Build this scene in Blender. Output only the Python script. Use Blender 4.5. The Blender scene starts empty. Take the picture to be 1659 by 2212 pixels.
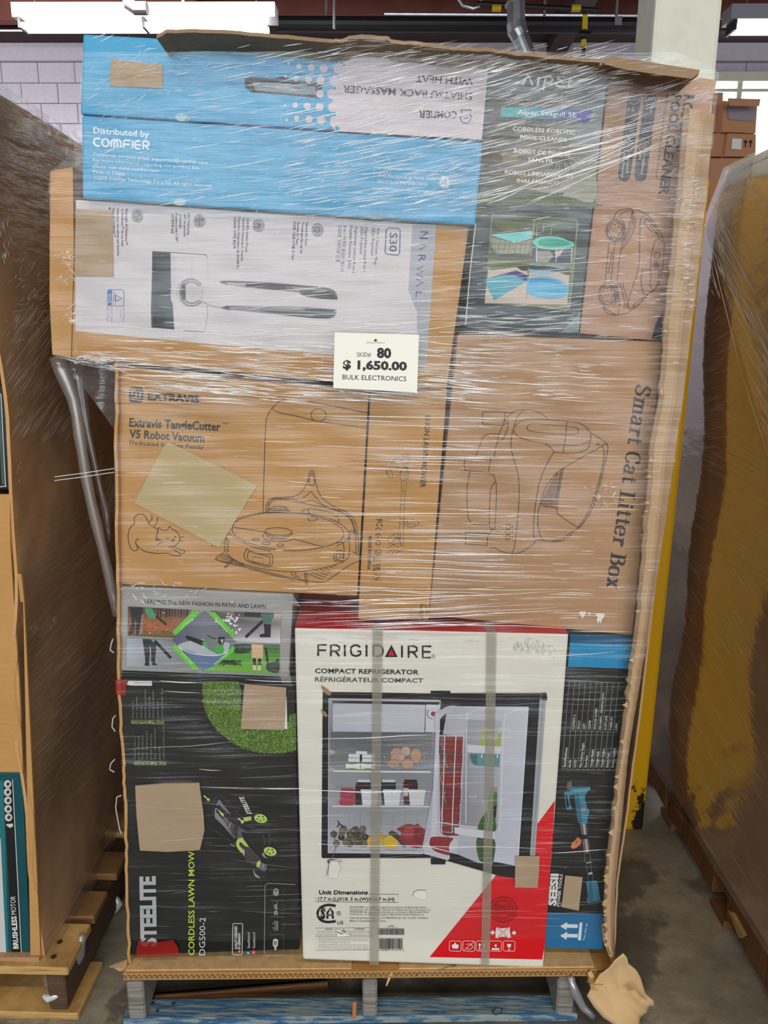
import bpy, bmesh, math, random
from mathutils import Vector, Matrix, noise, geometry

# ------------------------------------------------------------------ camera
W, H, FPX = 1659.0, 2212.0, 1661.0
CAM = Vector((0.0, 0.0, 1.42))
PITCH, YAW, ROLL = math.radians(13.3), math.radians(1.0), math.radians(0.35)
cam_data = bpy.data.cameras.new('camera')
cam = bpy.data.objects.new('camera', cam_data)
bpy.context.scene.collection.objects.link(cam)
bpy.context.scene.camera = cam
RM = Matrix.Rotation(YAW, 3, 'Z') @ Matrix.Rotation(math.pi/2 - PITCH, 3, 'X') @ Matrix.Rotation(ROLL, 3, 'Z')
cam.matrix_world = Matrix.Translation(CAM) @ RM.to_4x4()
cam_data.sensor_fit = 'VERTICAL'
cam_data.sensor_height = 36.0
cam_data.lens = FPX / H * 36.0
cam_data.clip_start = 0.02
cam_data.clip_end = 200

def ray(px, py):
    return RM @ Vector(((px - W/2)/FPX, -(py - H/2)/FPX, -1.0))
class Plane:
    """vertical plane y = d + k*x ; at(px, py, lift): the point of that plane seen at a photo pixel, moved by lift towards the aisle"""
    def __init__(s, d, k=0.036):
        s.d, s.k = d, k
        s.n = Vector((k, -1, 0)).normalized()
    def at(s, px, py, lift=0.0):
        r = ray(px, py)
        t = (s.d + s.k*CAM.x - CAM.y) / (r.y - s.k*r.x)
        return CAM + r*t + s.n*lift
def at_y(px, py, y):
    r = ray(px, py); return CAM + r*((y-CAM.y)/r.y)
def at_x(px, py, x):
    r = ray(px, py); return CAM + r*((x-CAM.x)/r.x)
def at_z(px, py, z):
    r = ray(px, py); return CAM + r*((z-CAM.z)/r.z)

# ------------------------------------------------------------------ world, lights, exposure
scn = bpy.context.scene
scn.view_settings.view_transform = 'Standard'
scn.view_settings.look = 'None'
scn.view_settings.gamma = 1.0
scn.view_settings.use_curve_mapping = False
scn.view_settings.exposure = -0.22
scn.cycles.max_bounces = 7
scn.cycles.diffuse_bounces = 3
scn.cycles.glossy_bounces = 3
scn.cycles.transmission_bounces = 4
scn.cycles.transparent_max_bounces = 14
scn.cycles.caustics_reflective = False
scn.cycles.caustics_refractive = False
scn.cycles.sample_clamp_indirect = 4.0
scn.cycles.use_denoising = True

wd = bpy.data.worlds.new('warehouse air'); scn.world = wd; wd.use_nodes = True
wd.node_tree.nodes['Background'].inputs[0].default_value = (0.86, 0.9, 1.0, 1)
wd.node_tree.nodes['Background'].inputs[1].default_value = 0.70

def area(name, loc, target, sx, sy, power, col):
    l = bpy.data.lights.new(name, 'AREA'); l.shape = 'RECTANGLE'; l.size = sx; l.size_y = sy
    l.energy = power; l.color = col
    o = bpy.data.objects.new(name, l); scn.collection.objects.link(o); o.location = loc
    o.rotation_euler = (Vector(target)-Vector(loc)).to_track_quat('-Z', 'Y').to_euler()
    return o
WARM = (1.0, 0.91, 0.76)
# fluorescent strips of the aisle: above and behind the photographer
area('strip_light_aisle', (-0.9, -1.2, 3.9), (-0.9, -1.1, 0), 2.4, 0.14, 48, WARM)
area('strip_light_aisle', (1.7, -1.2, 3.9), (1.7, -1.1, 0), 2.4, 0.14, 48, WARM)
area('strip_light_aisle', (0.4, -4.2, 3.9), (0.4, -4.0, 0), 4.8, 0.14, 110, WARM)
area('strip_light_back', (-3.2, 6.2, 3.7), (-3.2, 8.0, 1.5), 4.8, 0.3, 190, (1, .97, .95))
area('window_daylight', (5.6, 8.9, 2.3), (2.0, 3.0, 1.2), 4.0, 2.4, 260, (0.88, 0.94, 1.0))
# cool fill light added behind the camera to brighten the loads
area('camera_side_fill', (0.6, -7.5, 2.3), (0, 1.4, 1.4), 9.5, 3.4, 560, (0.86, 0.93, 1.0))

# ------------------------------------------------------------------ helpers
def lin(c, g=1.0):
    o = []
    for v in c[:3]:
        v = v/255.0
        v = v/12.92 if v <= 0.04045 else ((v+0.055)/1.055)**2.4
        o.append(min(v*g, 0.9))
    return tuple(o)+(1.0,)
class NT:
    def __init__(s, name):
        s.m = bpy.data.materials.new(name); s.m.use_nodes = True
        s.t = s.m.node_tree; s.t.nodes.clear()
        s.out = s.n('ShaderNodeOutputMaterial')
    def n(s, typ, **kw):
        nd = s.t.nodes.new(typ)
        for k, v in kw.items():
            if k.startswith('i_'):
                key = k[2:]
                key = int(key) if key.isdigit() else key.replace('_', ' ')
                nd.inputs[key].default_value = v
            else: setattr(nd, k, v)
        return nd
    def l(s, a, b): s.t.links.new(a, b)
    def done(s, sock): s.l(sock, s.out.inputs['Surface']); return s.m
def coords(t, scale=(1,1,1), rot=(0,0,0), kind='Object'):
    tc = t.n('ShaderNodeTexCoord'); mp = t.n('ShaderNodeMapping')
    mp.inputs['Scale'].default_value = scale; mp.inputs['Rotation'].default_value = rot
    t.l(tc.outputs[kind], mp.inputs['Vector']); return mp.outputs['Vector']
def fnoise(t, vec, scale, detail=3, rough=.55):
    n = t.n('ShaderNodeTexNoise'); n.inputs['Scale'].default_value = scale
    n.inputs['Detail'].default_value = detail; n.inputs['Roughness'].default_value = rough
    t.l(vec, n.inputs['Vector']); return n.outputs['Fac']
def ramp(t, fac, stops):
    r = t.n('ShaderNodeValToRGB'); e = r.color_ramp.elements
    while len(e) < len(stops): e.new(0.5)
    for i, (p, c) in enumerate(stops): e[i].position = p; e[i].color = c
    t.l(fac, r.inputs['Fac']); return r.outputs['Color']
def bump(t, h, strength, dist, prev=None):
    b = t.n('ShaderNodeBump'); b.inputs['Strength'].default_value = strength; b.inputs['Distance'].default_value = dist
    t.l(h, b.inputs['Height'])
    if prev is not None: t.l(prev, b.inputs['Normal'])
    return b.outputs['Normal']
def dark(c, f): return (c[0]*f, c[1]*f, c[2]*f, 1)
def board(name, rgb, rough=.75, flute=1, spec=.3, var=.10, warp=1.0):
    """corrugated board: paper colour with fibre mottling, faint flute lines, soft dents"""
    t = NT(name); c = lin(rgb)
    v = coords(t, (1,1,1))
    mott = fnoise(t, v, 9, 4); fib = fnoise(t, coords(t, (30,30,260)), 4, 3)
    a = t.n('ShaderNodeMath', operation='ADD'); t.l(mott, a.inputs[0]); t.l(fib, a.inputs[1])
    h = t.n('ShaderNodeMath', operation='MULTIPLY'); t.l(a.outputs[0], h.inputs[0]); h.inputs[1].default_value = .5
    col = ramp(t, h.outputs[0], [(.3, dark(c, 1-var)), (.7, dark(c, 1+var))])
    p = t.n('ShaderNodeBsdfPrincipled'); p.inputs['Roughness'].default_value = rough
    p.inputs['Specular IOR Level'].default_value = spec
    t.l(col, p.inputs['Base Color'])
    nb = bump(t, fnoise(t, v, 5, 2), .35*warp, .03)
    if flute:
        w = t.n('ShaderNodeTexWave', wave_type='BANDS', bands_direction='Z'); w.inputs['Scale'].default_value = 24
        w.inputs['Distortion'].default_value = .6; w.inputs['Detail'].default_value = 1
        t.l(v, w.inputs['Vector']); nb = bump(t, w.outputs['Fac'], .10*flute, .002, nb)
    t.l(nb, p.inputs['Normal'])
    return t.done(p.outputs[0])
def plain(name, rgb, rough=.5, metal=0, spec=.5, emit=0, noise_amt=0, nscale=20, bmp=0, gain=1.0):
    t = NT(name); c = lin(rgb, gain)
    p = t.n('ShaderNodeBsdfPrincipled'); p.inputs['Roughness'].default_value = rough; p.inputs['Metallic'].default_value = metal
    p.inputs['Specular IOR Level'].default_value = spec; p.inputs['Base Color'].default_value = c
    if noise_amt:
        f = fnoise(t, coords(t), nscale, 5)
        t.l(ramp(t, f, [(.3, dark(c, 1-noise_amt)), (.7, dark(c, 1+noise_amt))]), p.inputs['Base Color'])
        if bmp: t.l(bump(t, f, bmp, .01), p.inputs['Normal'])
    if emit:
        p.inputs['Emission Color'].default_value = c; p.inputs['Emission Strength'].default_value = emit
    return t.done(p.outputs[0])
def wood(name, base, darkc, extra=None, stretch=(3, 3, 60), rough=.8, gst=(1,1,1)):
    t = NT(name)
    f = fnoise(t, coords(t, stretch), 3, 6, .65)
    g = fnoise(t, coords(t, gst), 4 if extra else 9, 6)
    col = ramp(t, f, [(.3, lin(darkc)), (.62, lin(base))])
    if extra:
        mx = t.n('ShaderNodeMix', data_type='RGBA'); t.l(ramp(t, g, [(.47, (0,0,0,1)), (.56, (1,1,1,1))]), mx.inputs['Factor'])
        t.l(col, mx.inputs['A']); mx.inputs['B'].default_value = lin(extra); col = mx.outputs['Result']
    p = t.n('ShaderNodeBsdfPrincipled'); p.inputs['Roughness'].default_value = rough
    t.l(col, p.inputs['Base Color']); t.l(bump(t, f, .6, .004), p.inputs['Normal'])
    return t.done(p.outputs[0])
def film_mat(name, haze=.05, ior=1.55, rough=.09, scales=((4,4,70),(0,0.2,0)), b=.5, tint=(.97,.97,.98,1), dist=.006):
    """clear stretch film: see-through, mirror-like gloss by Fresnel, fine pulled wrinkles"""
    t = NT(name)
    sc, rot = scales
    f1 = fnoise(t, coords(t, sc, rot), 3, 4, .6); f2 = fnoise(t, coords(t, (sc[0]*.5, sc[1]*.5, sc[2]*.35), rot), 2, 2)
    nb = bump(t, f2, b, dist*4, bump(t, f1, b, dist))
    f0 = min(.5, 2*((ior-1)/(ior+1))**2)                    # two surfaces of thin film, Schlick's approximation, the same from both sides
    lw_ = t.n('ShaderNodeLayerWeight'); lw_.inputs['Blend'].default_value = .5
    pw = t.n('ShaderNodeMath', operation='POWER'); t.l(lw_.outputs['Facing'], pw.inputs[0]); pw.inputs[1].default_value = 4.0
    fr = t.n('ShaderNodeMath', operation='MULTIPLY_ADD'); t.l(pw.outputs[0], fr.inputs[0]); fr.inputs[1].default_value = 1-f0; fr.inputs[2].default_value = f0
    gl = t.n('ShaderNodeBsdfGlossy'); gl.inputs['Roughness'].default_value = rough; gl.inputs['Color'].default_value = (1,1,1,1); t.l(nb, gl.inputs['Normal'])
    tr = t.n('ShaderNodeBsdfTransparent'); tr.inputs['Color'].default_value = tint
    df = t.n('ShaderNodeBsdfDiffuse'); df.inputs['Color'].default_value = (.8,.8,.82,1)
    m1 = t.n('ShaderNodeMixShader'); m1.inputs[0].default_value = haze; t.l(tr.outputs[0], m1.inputs[1]); t.l(df.outputs[0], m1.inputs[2])
    m2 = t.n('ShaderNodeMixShader'); t.l(fr.outputs[0], m2.inputs[0]); t.l(m1.outputs[0], m2.inputs[1]); t.l(gl.outputs[0], m2.inputs[2])
    return t.done(m2.outputs[0])
def clear_mat(name, col, alpha, rough=.25, gloss=.15):
    t = NT(name)
    tr = t.n('ShaderNodeBsdfTransparent'); df = t.n('ShaderNodeBsdfDiffuse'); df.inputs['Color'].default_value = lin(col)
    gl = t.n('ShaderNodeBsdfGlossy'); gl.inputs['Roughness'].default_value = rough
    m = t.n('ShaderNodeMixShader'); m.inputs[0].default_value = alpha; t.l(tr.outputs[0], m.inputs[1]); t.l(df.outputs[0], m.inputs[2])
    m2 = t.n('ShaderNodeMixShader'); m2.inputs[0].default_value = gloss; t.l(m.outputs[0], m2.inputs[1]); t.l(gl.outputs[0], m2.inputs[2])
    return t.done(m2.outputs[0])

def tag(o, label=None, cat=None, group=None, kind=None):
    if label: o['label'] = label
    if cat: o['category'] = cat
    if group: o['group'] = group
    if kind: o['kind'] = kind
    return o
def empty(name, loc, label=None, cat=None, group=None, kind=None):
    o = bpy.data.objects.new(name, None); scn.collection.objects.link(o); o.location = Vector(loc)
    o.empty_display_size = .05
    return tag(o, label, cat, group, kind)
def world_loc(o):
    v = Vector((0,0,0))
    while o is not None: v += o.location; o = o.parent
    return v
def mk(name, V, F, mat, parent=None, smooth=False, cols=None, origin=None, label=None):
    me = bpy.data.meshes.new(name)
    base = world_loc(parent) if parent else Vector((0,0,0))
    if origin is None: origin = base if parent else sum((Vector(v) for v in V), Vector())/max(1, len(V))
    origin = Vector(origin)
    me.from_pydata([Vector(v)-origin for v in V], [], F)
    o = bpy.data.objects.new(name, me); scn.collection.objects.link(o)
    o.parent = parent; o.location = origin - base
    if isinstance(mat, (list, tuple)):
        for m_ in mat: me.materials.append(m_)
    else: me.materials.append(mat)
    if cols:
        a = me.color_attributes.new('ink', 'FLOAT_COLOR', 'POINT')
        flat = []
        for c in cols: flat += [c[0], c[1], c[2], 1.0]
        a.data.foreach_set('color', flat)
    if smooth:
        me.polygons.foreach_set('use_smooth', [True]*len(me.polygons))
    me.update()
    if label: o['label'] = label
    return o
BOXF = [(0,1,2,3),(7,6,5,4),(0,4,5,1),(1,5,6,2),(2,6,7,3),(3,7,4,0)]
class MB:
    def __init__(s): s.V, s.F, s.C = [], [], []
    def add(s, V, F, c=None):
        b = len(s.V); s.V += [Vector(v) for v in V]; s.F += [tuple(i+b for i in f) for f in F]
        if c: s.C += [c]*len(V)
        return s
    def hexa(s, P): return s.add(P, BOXF)                 # P: 4 front corners, 4 matching back corners
    def slab(s, Q, vec): return s.hexa(list(Q)+[Vector(q)+Vector(vec) for q in Q])
    def box(s, a, b):
        x0,y0,z0 = a; x1,y1,z1 = b
        return s.hexa([(x0,y0,z1),(x1,y0,z1),(x1,y0,z0),(x0,y0,z0),(x0,y1,z1),(x1,y1,z1),(x1,y1,z0),(x0,y1,z0)])
    def tube(s, pts, r, n=8, cap=True):
        pts = [Vector(p) for p in pts]; rs = r if isinstance(r, (list, tuple)) else [r]*len(pts)
        b = len(s.V)
        up = None
        for i, p in enumerate(pts):
            d = (pts[min(i+1, len(pts)-1)]-pts[max(i-1, 0)]).normalized()
            a = d.orthogonal().normalized() if up is None else (up - d*up.dot(d)).normalized()
            up = a; c = d.cross(a)
            for j in range(n):
                t = 2*math.pi*j/n
                s.V.append(p + (a*math.cos(t)+c*math.sin(t))*rs[i])
        for i in range(len(pts)-1):
            for j in range(n):
                k = (j+1) % n
                s.F.append((b+i*n+j, b+i*n+k, b+(i+1)*n+k, b+(i+1)*n+j))
        if cap:
            s.F.append(tuple(b+j for j in range(n))[::-1]); s.F.append(tuple(b+(len(pts)-1)*n+j for j in range(n)))
        return s
    def build(s, name, mat, parent=None, **kw): return mk(name, s.V, s.F, mat, parent, cols=(s.C or None), **kw)
def bevel(o, w, seg=2):
    bm = bmesh.new(); bm.from_mesh(o.data)
    bmesh.ops.recalc_face_normals(bm, faces=bm.faces[:])
    bmesh.ops.bevel(bm, geom=bm.edges[:], offset=w, segments=seg, affect='EDGES', profile=.6)
    bm.to_mesh(o.data); bm.free(); return o
def sheet(P, thick=None):
    """grid P[i][j] of points -> verts, faces"""
    n, m = len(P), len(P[0]); V = [p for r in P for p in r]
    F = [(i*m+j, i*m+j+1, (i+1)*m+j+1, (i+1)*m+j) for i in range(n-1) for j in range(m-1)]
    return V, F
def solidify(V, F, n, m, vec):
    """close a grid sheet into a thin board"""
    k = len(V); V2 = [Vector(v) for v in V]+[Vector(v)+Vector(vec) for v in V]
    F2 = list(F)+[tuple(i+k for i in reversed(f)) for f in F]
    b = [j for j in range(m)]+[i*m+m-1 for i in range(1, n)]+[(n-1)*m+j for j in range(m-2, -1, -1)]+[i*m for i in range(n-2, 0, -1)]
    for a, c in zip(b, b[1:]+b[:1]): F2.append((c, a, a+k, c+k))
    return V2, F2
def lerp(a, b, t): return a+(b-a)*t
def poly_at(tbl, x):
    """piecewise linear table lookup"""
    if x <= tbl[0][0]: return tbl[0][1]
    for (a, b), (c, d) in zip(tbl, tbl[1:]):
        if x <= c: return b+(d-b)*(x-a)/(c-a)
    return tbl[-1][1]
def crom(pts, closed=False, n=5):
    P = [Vector((p[0], p[1])) for p in pts]; L = len(P); out = []
    if L < 3: return P
    rng = range(L) if closed else range(L-1)
    for i in rng:
        if closed: a, b, c, d = P[i-1], P[i], P[(i+1) % L], P[(i+2) % L]
        else: a, b, c, d = P[max(i-1, 0)], P[i], P[i+1], P[min(i+2, L-1)]
        for k in range(n):
            t = k/n
            out.append(.5*((2*b)+(c-a)*t+(2*a-5*b+4*c-d)*t*t+(3*b-a-3*c+d)*t**3))
    if not closed: out.append(P[-1])
    return out

# ------------------------------------------------------------------ flat print on carton faces
_fc = {}
def glyphs(txt, bold=0.0, res=2):
    key = (txt, bold)
    if key in _fc: return _fc[key]
    cu = bpy.data.curves.new('t', 'FONT'); cu.body = txt; cu.size = 1.0; cu.resolution_u = res; cu.offset = bold
    cu.fill_mode = 'FRONT' if hasattr(cu, 'fill_mode') else cu.fill_mode
    ob = bpy.data.objects.new('t', cu); scn.collection.objects.link(ob)
    dg = bpy.context.evaluated_depsgraph_get()
    me = bpy.data.meshes.new_from_object(ob.evaluated_get(dg), depsgraph=dg)
    V = [(v.co.x, v.co.y) for v in me.vertices]; F = [tuple(p.vertices) for p in me.polygons]
    bpy.data.objects.remove(ob); bpy.data.curves.remove(cu); bpy.data.meshes.remove(me)
    _fc[key] = (V, F); return V, F
_v, _f = glyphs('H')
CAPH = max(p[1] for p in _v)
STEP = 0.000018
class Art:
    def __init__(s, pl, lift=.0003):
        s.pl, s.lift = pl, lift; s.V, s.F, s.C = [], [], []; s.o = (0, 0, 1.0); s.k = 0
    def fr(s, x0, y0, w, iw=1659.0): s.o = (x0, y0, w/iw); return s   # a zoomed view of the photo: left, top, width shown
    def px(s, p): return (s.o[0]+p[0]*s.o[2], s.o[1]+p[1]*s.o[2])
    def _put(s, pts, faces, cols):
        s.k += 1; L = s.lift+s.k*STEP; b = len(s.V)
        for p in pts:
            q = s.px(p); s.V.append(s.pl.at(q[0], q[1], L))
        s.F += [tuple(i+b for i in f) for f in faces]
        s.C += [lin(c) for c in cols] if isinstance(cols, list) else [lin(cols)]*len(pts)
    def poly(s, pts, col, sm=False):
        if sm: pts = crom(pts, True, 4)
        tri = geometry.tessellate_polygon([[Vector((p[0], p[1], 0)) for p in pts]])
        s._put(pts, [tuple(t) for t in tri], col); return s
    def line(s, pts, w, col, closed=False, sm=True):
        if sm and len(pts) > 2: pts = crom(pts, closed, 5)
        P = [Vector((p[0], p[1])) for p in pts]; n = len(P); A = []
        for i in range(n):
            a = P[i-1] if (closed or i > 0) else P[i]; b = P[(i+1) % n] if (closed or i < n-1) else P[i]
            d = b-a; d = d.normalized() if d.length > 1e-9 else Vector((1, 0)); nn = Vector((-d.y, d.x))*w*.5
            A += [P[i]+nn, P[i]-nn]
        F = [(2*i, 2*i+1, 2*i+3, 2*i+2) for i in range(n-1)]
        if closed: F.append((2*n-2, 2*n-1, 1, 0))
        s._put(A, F, col); return s
    def lines(s, LL, w, col, sm=True):
        for L in LL: s.line(L, w, col, False, sm)
        return s
    def ell(s, cx, cy, rx, ry=None, col=(0,0,0), rot=0, ring=0, n=20, a0=0, a1=360):
        ry = rx if ry is None else ry; c, q = math.cos(math.radians(rot)), math.sin(math.radians(rot))
        full = abs(a1-a0) >= 360; m = n if full else n+1
        pts = []
        for i in range(m):
            t = math.radians(a0+(a1-a0)*i/n); x, y = rx*math.cos(t), ry*math.sin(t)
            pts.append((cx+x*c-y*q, cy+x*q+y*c))
        if ring: return s.line(pts, ring, col, full, False)
        return s.poly(pts, col)
    def grad(s, Q, cols, sub=1):
        """Q: four corners (tl, tr, br, bl); cols: rows of colours spread over it"""
        R, Cn = len(cols), len(cols[0]); pts, cc = [], []
        for i in range(R):
            for j in range(Cn):
                u, v = j/(Cn-1), i/(R-1)
                pts.append(tuple(lerp(lerp(Q[0][a], Q[1][a], u), lerp(Q[3][a], Q[2][a], u), v) for a in (0, 1)))
                cc.append(cols[i][j])
        s._put(pts, [(i*Cn+j, i*Cn+j+1, (i+1)*Cn+j+1, (i+1)*Cn+j) for i in range(R-1) for j in range(Cn-1)], cc); return s
    def text(s, txt, p0, p1, h, col, bold=0.0, shear=0):
        V, F = glyphs(txt, bold)
        if not V: return s
        x0 = min(p[0] for p in V); x1 = max(p[0] for p in V)
        ux, uy = p1[0]-p0[0], p1[1]-p0[1]; vx, vy = h[0]-p0[0], h[1]-p0[1]
        pts = []
        for x, y in V:
            b = y/CAPH; a = (x-x0)/(x1-x0)
            pts.append((p0[0]+ux*a+vx*b, p0[1]+uy*a+vy*b))
        s._put(pts, F, col); return s
    def map(s, p0, p1, h, W_=100., H_=100.):
        """returns f(x, y) from a unit design (x 0..W, y 0..H upwards) to the current view"""
        return lambda x, y: (p0[0]+(p1[0]-p0[0])*x/W_+(h[0]-p0[0])*y/H_, p0[1]+(p1[1]-p0[1])*x/W_+(h[1]-p0[1])*y/H_)
    def build(s, name, parent, mat=None):
        if s.V: return mk(name, s.V, s.F, mat or INK, parent, cols=s.C)
def ink_mat(name, rough=.45):
    t = NT(name); a = t.n('ShaderNodeAttribute', attribute_name='ink'); v = coords(t)
    p = t.n('ShaderNodeBsdfPrincipled'); p.inputs['Roughness'].default_value = rough; p.inputs['Specular IOR Level'].default_value = .3
    t.l(a.outputs['Color'], p.inputs['Base Color']); t.l(bump(t, fnoise(t, v, 5, 2), .35, .03), p.inputs['Normal'])
    return t.done(p.outputs[0])
INK = ink_mat('printing_ink')
# ------------------------------------------------------------------ materials
KRAFT_WARM = board('kraft_board_warm', (188,142,84), warp=1)
KRAFT_GREY = board('kraft_board_greyer', (176,138,100), warp=1)
KRAFT_DARK = board('kraft_board_old', (196,150,100), var=.16, warp=2)
KRAFT_PATCH = board('kraft_patch_board', (172,148,118), flute=.3, var=.06, warp=.4)
KRAFT_EDGE = plain('cut_board_edge', (205,170,120), .9, noise_amt=.15, nscale=60)
PAPER_TORN = plain('torn_kraft_paper', (204,170,122), .85, noise_amt=.08, nscale=6)
WHITE_CARD = board('white_carton_board', (222,218,204), rough=.4, flute=.25, spec=.4, var=.03)
BLACK_CARD = board('black_carton_board', (24,26,24), rough=.32, flute=.2, spec=.5, var=.1, warp=.8)
BLUE_CARD = board('sky_blue_carton_board', (64,160,204), rough=.4, flute=0, spec=.4, var=.02)
GREY_CARD = board('grey_carton_board', (158,157,152), rough=.4, flute=0, var=.03)
TEAL_CARD = board('smoky_teal_carton_board', (70,78,80), rough=.35, flute=0, var=.04)
LILAC_CARD = board('white_sleeve_board', (226,220,218), rough=.4, flute=0, var=.02)
WOOD_NEW = wood('fresh_pine', (206,168,104), (150,110,60), rough=.7)
WOOD_OLD = wood('weathered_pine', (150,146,136), (92,88,80), rough=.9)
WOOD_BLUE = wood('blue_painted_pine', (66,112,146), (36,76,112), extra=(138,150,150), stretch=(3,40,50), gst=(4,60,20))
WOOD_BROWN = wood('brown_pine', (122,84,48), (70,44,24))
STEEL_W = plain('white_painted_steel', (212,214,196), .5, noise_amt=.05, nscale=30)
GALV = plain('galvanised_steel', (170,172,175), .3, metal=.8, noise_amt=.15, nscale=12)
BLACK_PIPE = plain('black_iron', (22,20,22), .5)
YEL_BAND = plain('yellow_tape', (210,180,20), .5)
ROOF = plain('oxide_red_joist_paint', (128,72,60), .7, noise_amt=.2, nscale=3)
ROOF_D = plain('dark_roof_deck', (58,34,32), .8, noise_amt=.2, nscale=3)
TUBE = plain('lit_fluorescent_tube', (255,250,236), emit=9, gain=1)
def concrete_mat():
    t = NT('worn_concrete'); v = coords(t)
    big = fnoise(t, v, 1.6, 6, .62); med = fnoise(t, coords(t, (1, 1.4, 1), (0,0,.4)), 7, 8, .7); spk = fnoise(t, v, 160, 2)
    base = ramp(t, big, [(.42, lin((92,88,80))), (.5, lin((112,106,94))), (.53, lin((158,150,130))), (.62, lin((136,130,114)))])
    mx = t.n('ShaderNodeMix', data_type='RGBA', blend_type='MULTIPLY'); mx.inputs['Factor'].default_value = .8
    t.l(base, mx.inputs['A']); t.l(ramp(t, med, [(.35, (.62,.62,.62,1)), (.55, (1,1,1,1)), (.7, (1.2,1.2,1.2,1))]), mx.inputs['B'])
    m2 = t.n('ShaderNodeMix', data_type='RGBA'); t.l(ramp(t, spk, [(.72, (0,0,0,1)), (.76, (.5,.5,.5,1))]), m2.inputs['Factor'])
    t.l(mx.outputs['Result'], m2.inputs['A']); m2.inputs['B'].default_value = lin((170,165,150))
    p = t.n('ShaderNodeBsdfPrincipled'); p.inputs['Roughness'].default_value = .55; t.l(m2.outputs['Result'], p.inputs['Base Color'])
    t.l(bump(t, med, .35, .01), p.inputs['Normal']); return t.done(p.outputs[0])
CONC = concrete_mat()
BLOCKW = plain('white_painted_block', (205,198,212), .8, noise_amt=.05, nscale=25, bmp=.2)
MORTAR = plain('painted_mortar_joint', (190,181,196), .9)
def column_yellow():
    t = NT('yellow_guard_paint'); v = coords(t)
    n1 = fnoise(t, coords(t, (1,1,.8)), 9, 8, .72)
    sx = t.n('ShaderNodeSeparateXYZ'); t.l(coords(t), sx.inputs[0])
    mr = t.n('ShaderNodeMapRange'); mr.inputs['From Min'].default_value = .16; mr.inputs['From Max'].default_value = .42; mr.inputs['To Min'].default_value = .10; mr.inputs['To Max'].default_value = -.14
    t.l(sx.outputs['Z'], mr.inputs['Value'])
    ad = t.n('ShaderNodeMath', operation='ADD'); t.l(n1, ad.inputs[0]); t.l(mr.outputs[0], ad.inputs[1])
    col = ramp(t, ad.outputs[0], [(.60, lin((226,170,0))), (.625, lin((30,24,16)))])
    p = t.n('ShaderNodeBsdfPrincipled'); p.inputs['Roughness'].default_value = .45; t.l(col, p.inputs['Base Color'])
    t.l(bump(t, fnoise(t, v, 60, 2), .15, .003), p.inputs['Normal']); return t.done(p.outputs[0])
YELLOW = column_yellow()

# ------------------------------------------------------------------ setting
fl = mk('floor', [(-9,-9,0),(9,-9,0),(9,12,0),(-9,12,0)], [(0,1,2,3)], CONC, origin=(0,0,0)); fl['kind'] = 'structure'

# back wall of painted concrete block, each block its own piece
WY = 9.2
wall = MB().box((-9, WY+.06, 0), (9, WY+.25, 4.42)).build('wall_back', MORTAR, origin=(0, WY, 0)); wall['kind'] = 'structure'
tp = MB().box((-9, WY-.02, 4.25), (9, WY+.07, 4.42)).build('trim_1', BLOCKW); tp['kind'] = 'structure'
def block_mesh():
    o = MB().box((-.1995, WY+.03, -.0995), (.1995, WY+.08, .0995)).build('block', BLOCKW, wall, origin=(0, WY, 0)); bevel(o, .006, 1); return o
blk = block_mesh(); first = True; random.seed(3)
for r in range(12):
    z = 4.145 - r*.205
    for c in range(25):
        x = -5.4+c*.405+(.2 if r % 2 else 0)
        if x > 4.3: continue
        if x > 2.75 and r > 0: continue                         # window bay
        b = blk if first else blk.copy()
        if not first: scn.collection.objects.link(b)
        first = False
        b.location = Vector((x, random.uniform(-.003, .003), z))
# window bay with daylight at the far right
fr = MB()
fr.box((2.9, WY-.06, 4.04), (7.5, WY+.05, 4.13)).box((2.9, WY-.06, .9), (2.97, WY+.05, 4.04)).box((3.61, WY-.05, .9), (3.66, WY+.04, 4.04)).box((2.9, WY-.06, .84), (7.5, WY+.05, .92)).box((5.2, WY-.05, .9), (5.25, WY+.04, 4.04)).box((2.97, WY-.04, 3.94), (7.5, WY+.04, 3.97))
wn = fr.build('window_1', STEEL_W); wn['kind'] = 'structure'
mk('pane', [(2.97, WY, .92), (7.5, WY, .92), (7.5, WY, 4.04), (2.97, WY, 4.04)], [(0,1,2,3)], plain('daylit_sky_seen_through_glass', (235,244,255), emit=3.0), wn)

# roof: deck and joists running across
ce = mk('ceiling', [(-9,-9,4.95),(9,-9,4.95),(9,12,4.95),(-9,12,4.95)], [(0,3,2,1)], ROOF_D, origin=(0,0,4.95)); ce['kind'] = 'structure'
for i, y in enumerate((5.2, 6.1, 7.0, 7.9, 8.8)):
    j = MB().box((-9, y, 4.50), (9, y+.03, 4.95)).box((-9, y-.07, 4.50), (9, y+.1, 4.53)).build('roof_joist', ROOF, ce)
bm_ = MB().box((-9, 6.5, 4.62), (9, 6.52, 4.9)).box((-9, 6.42, 4.60), (9, 6.6, 4.62)).box((1.55,3.1,4.3),(1.75,9.2,4.55)).build('roof_girder', ROOF_D, ce)
gw = MB().box((-9, WY-.35, 4.42), (9, WY-.02, 4.95)).build('trim_2', ROOF_D); gw['kind'] = 'structure'
gb = MB().box((-9, 8.3, 4.33), (-2.0, 8.42, 4.75)).build('roof_lintel', ROOF, ce)

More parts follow.
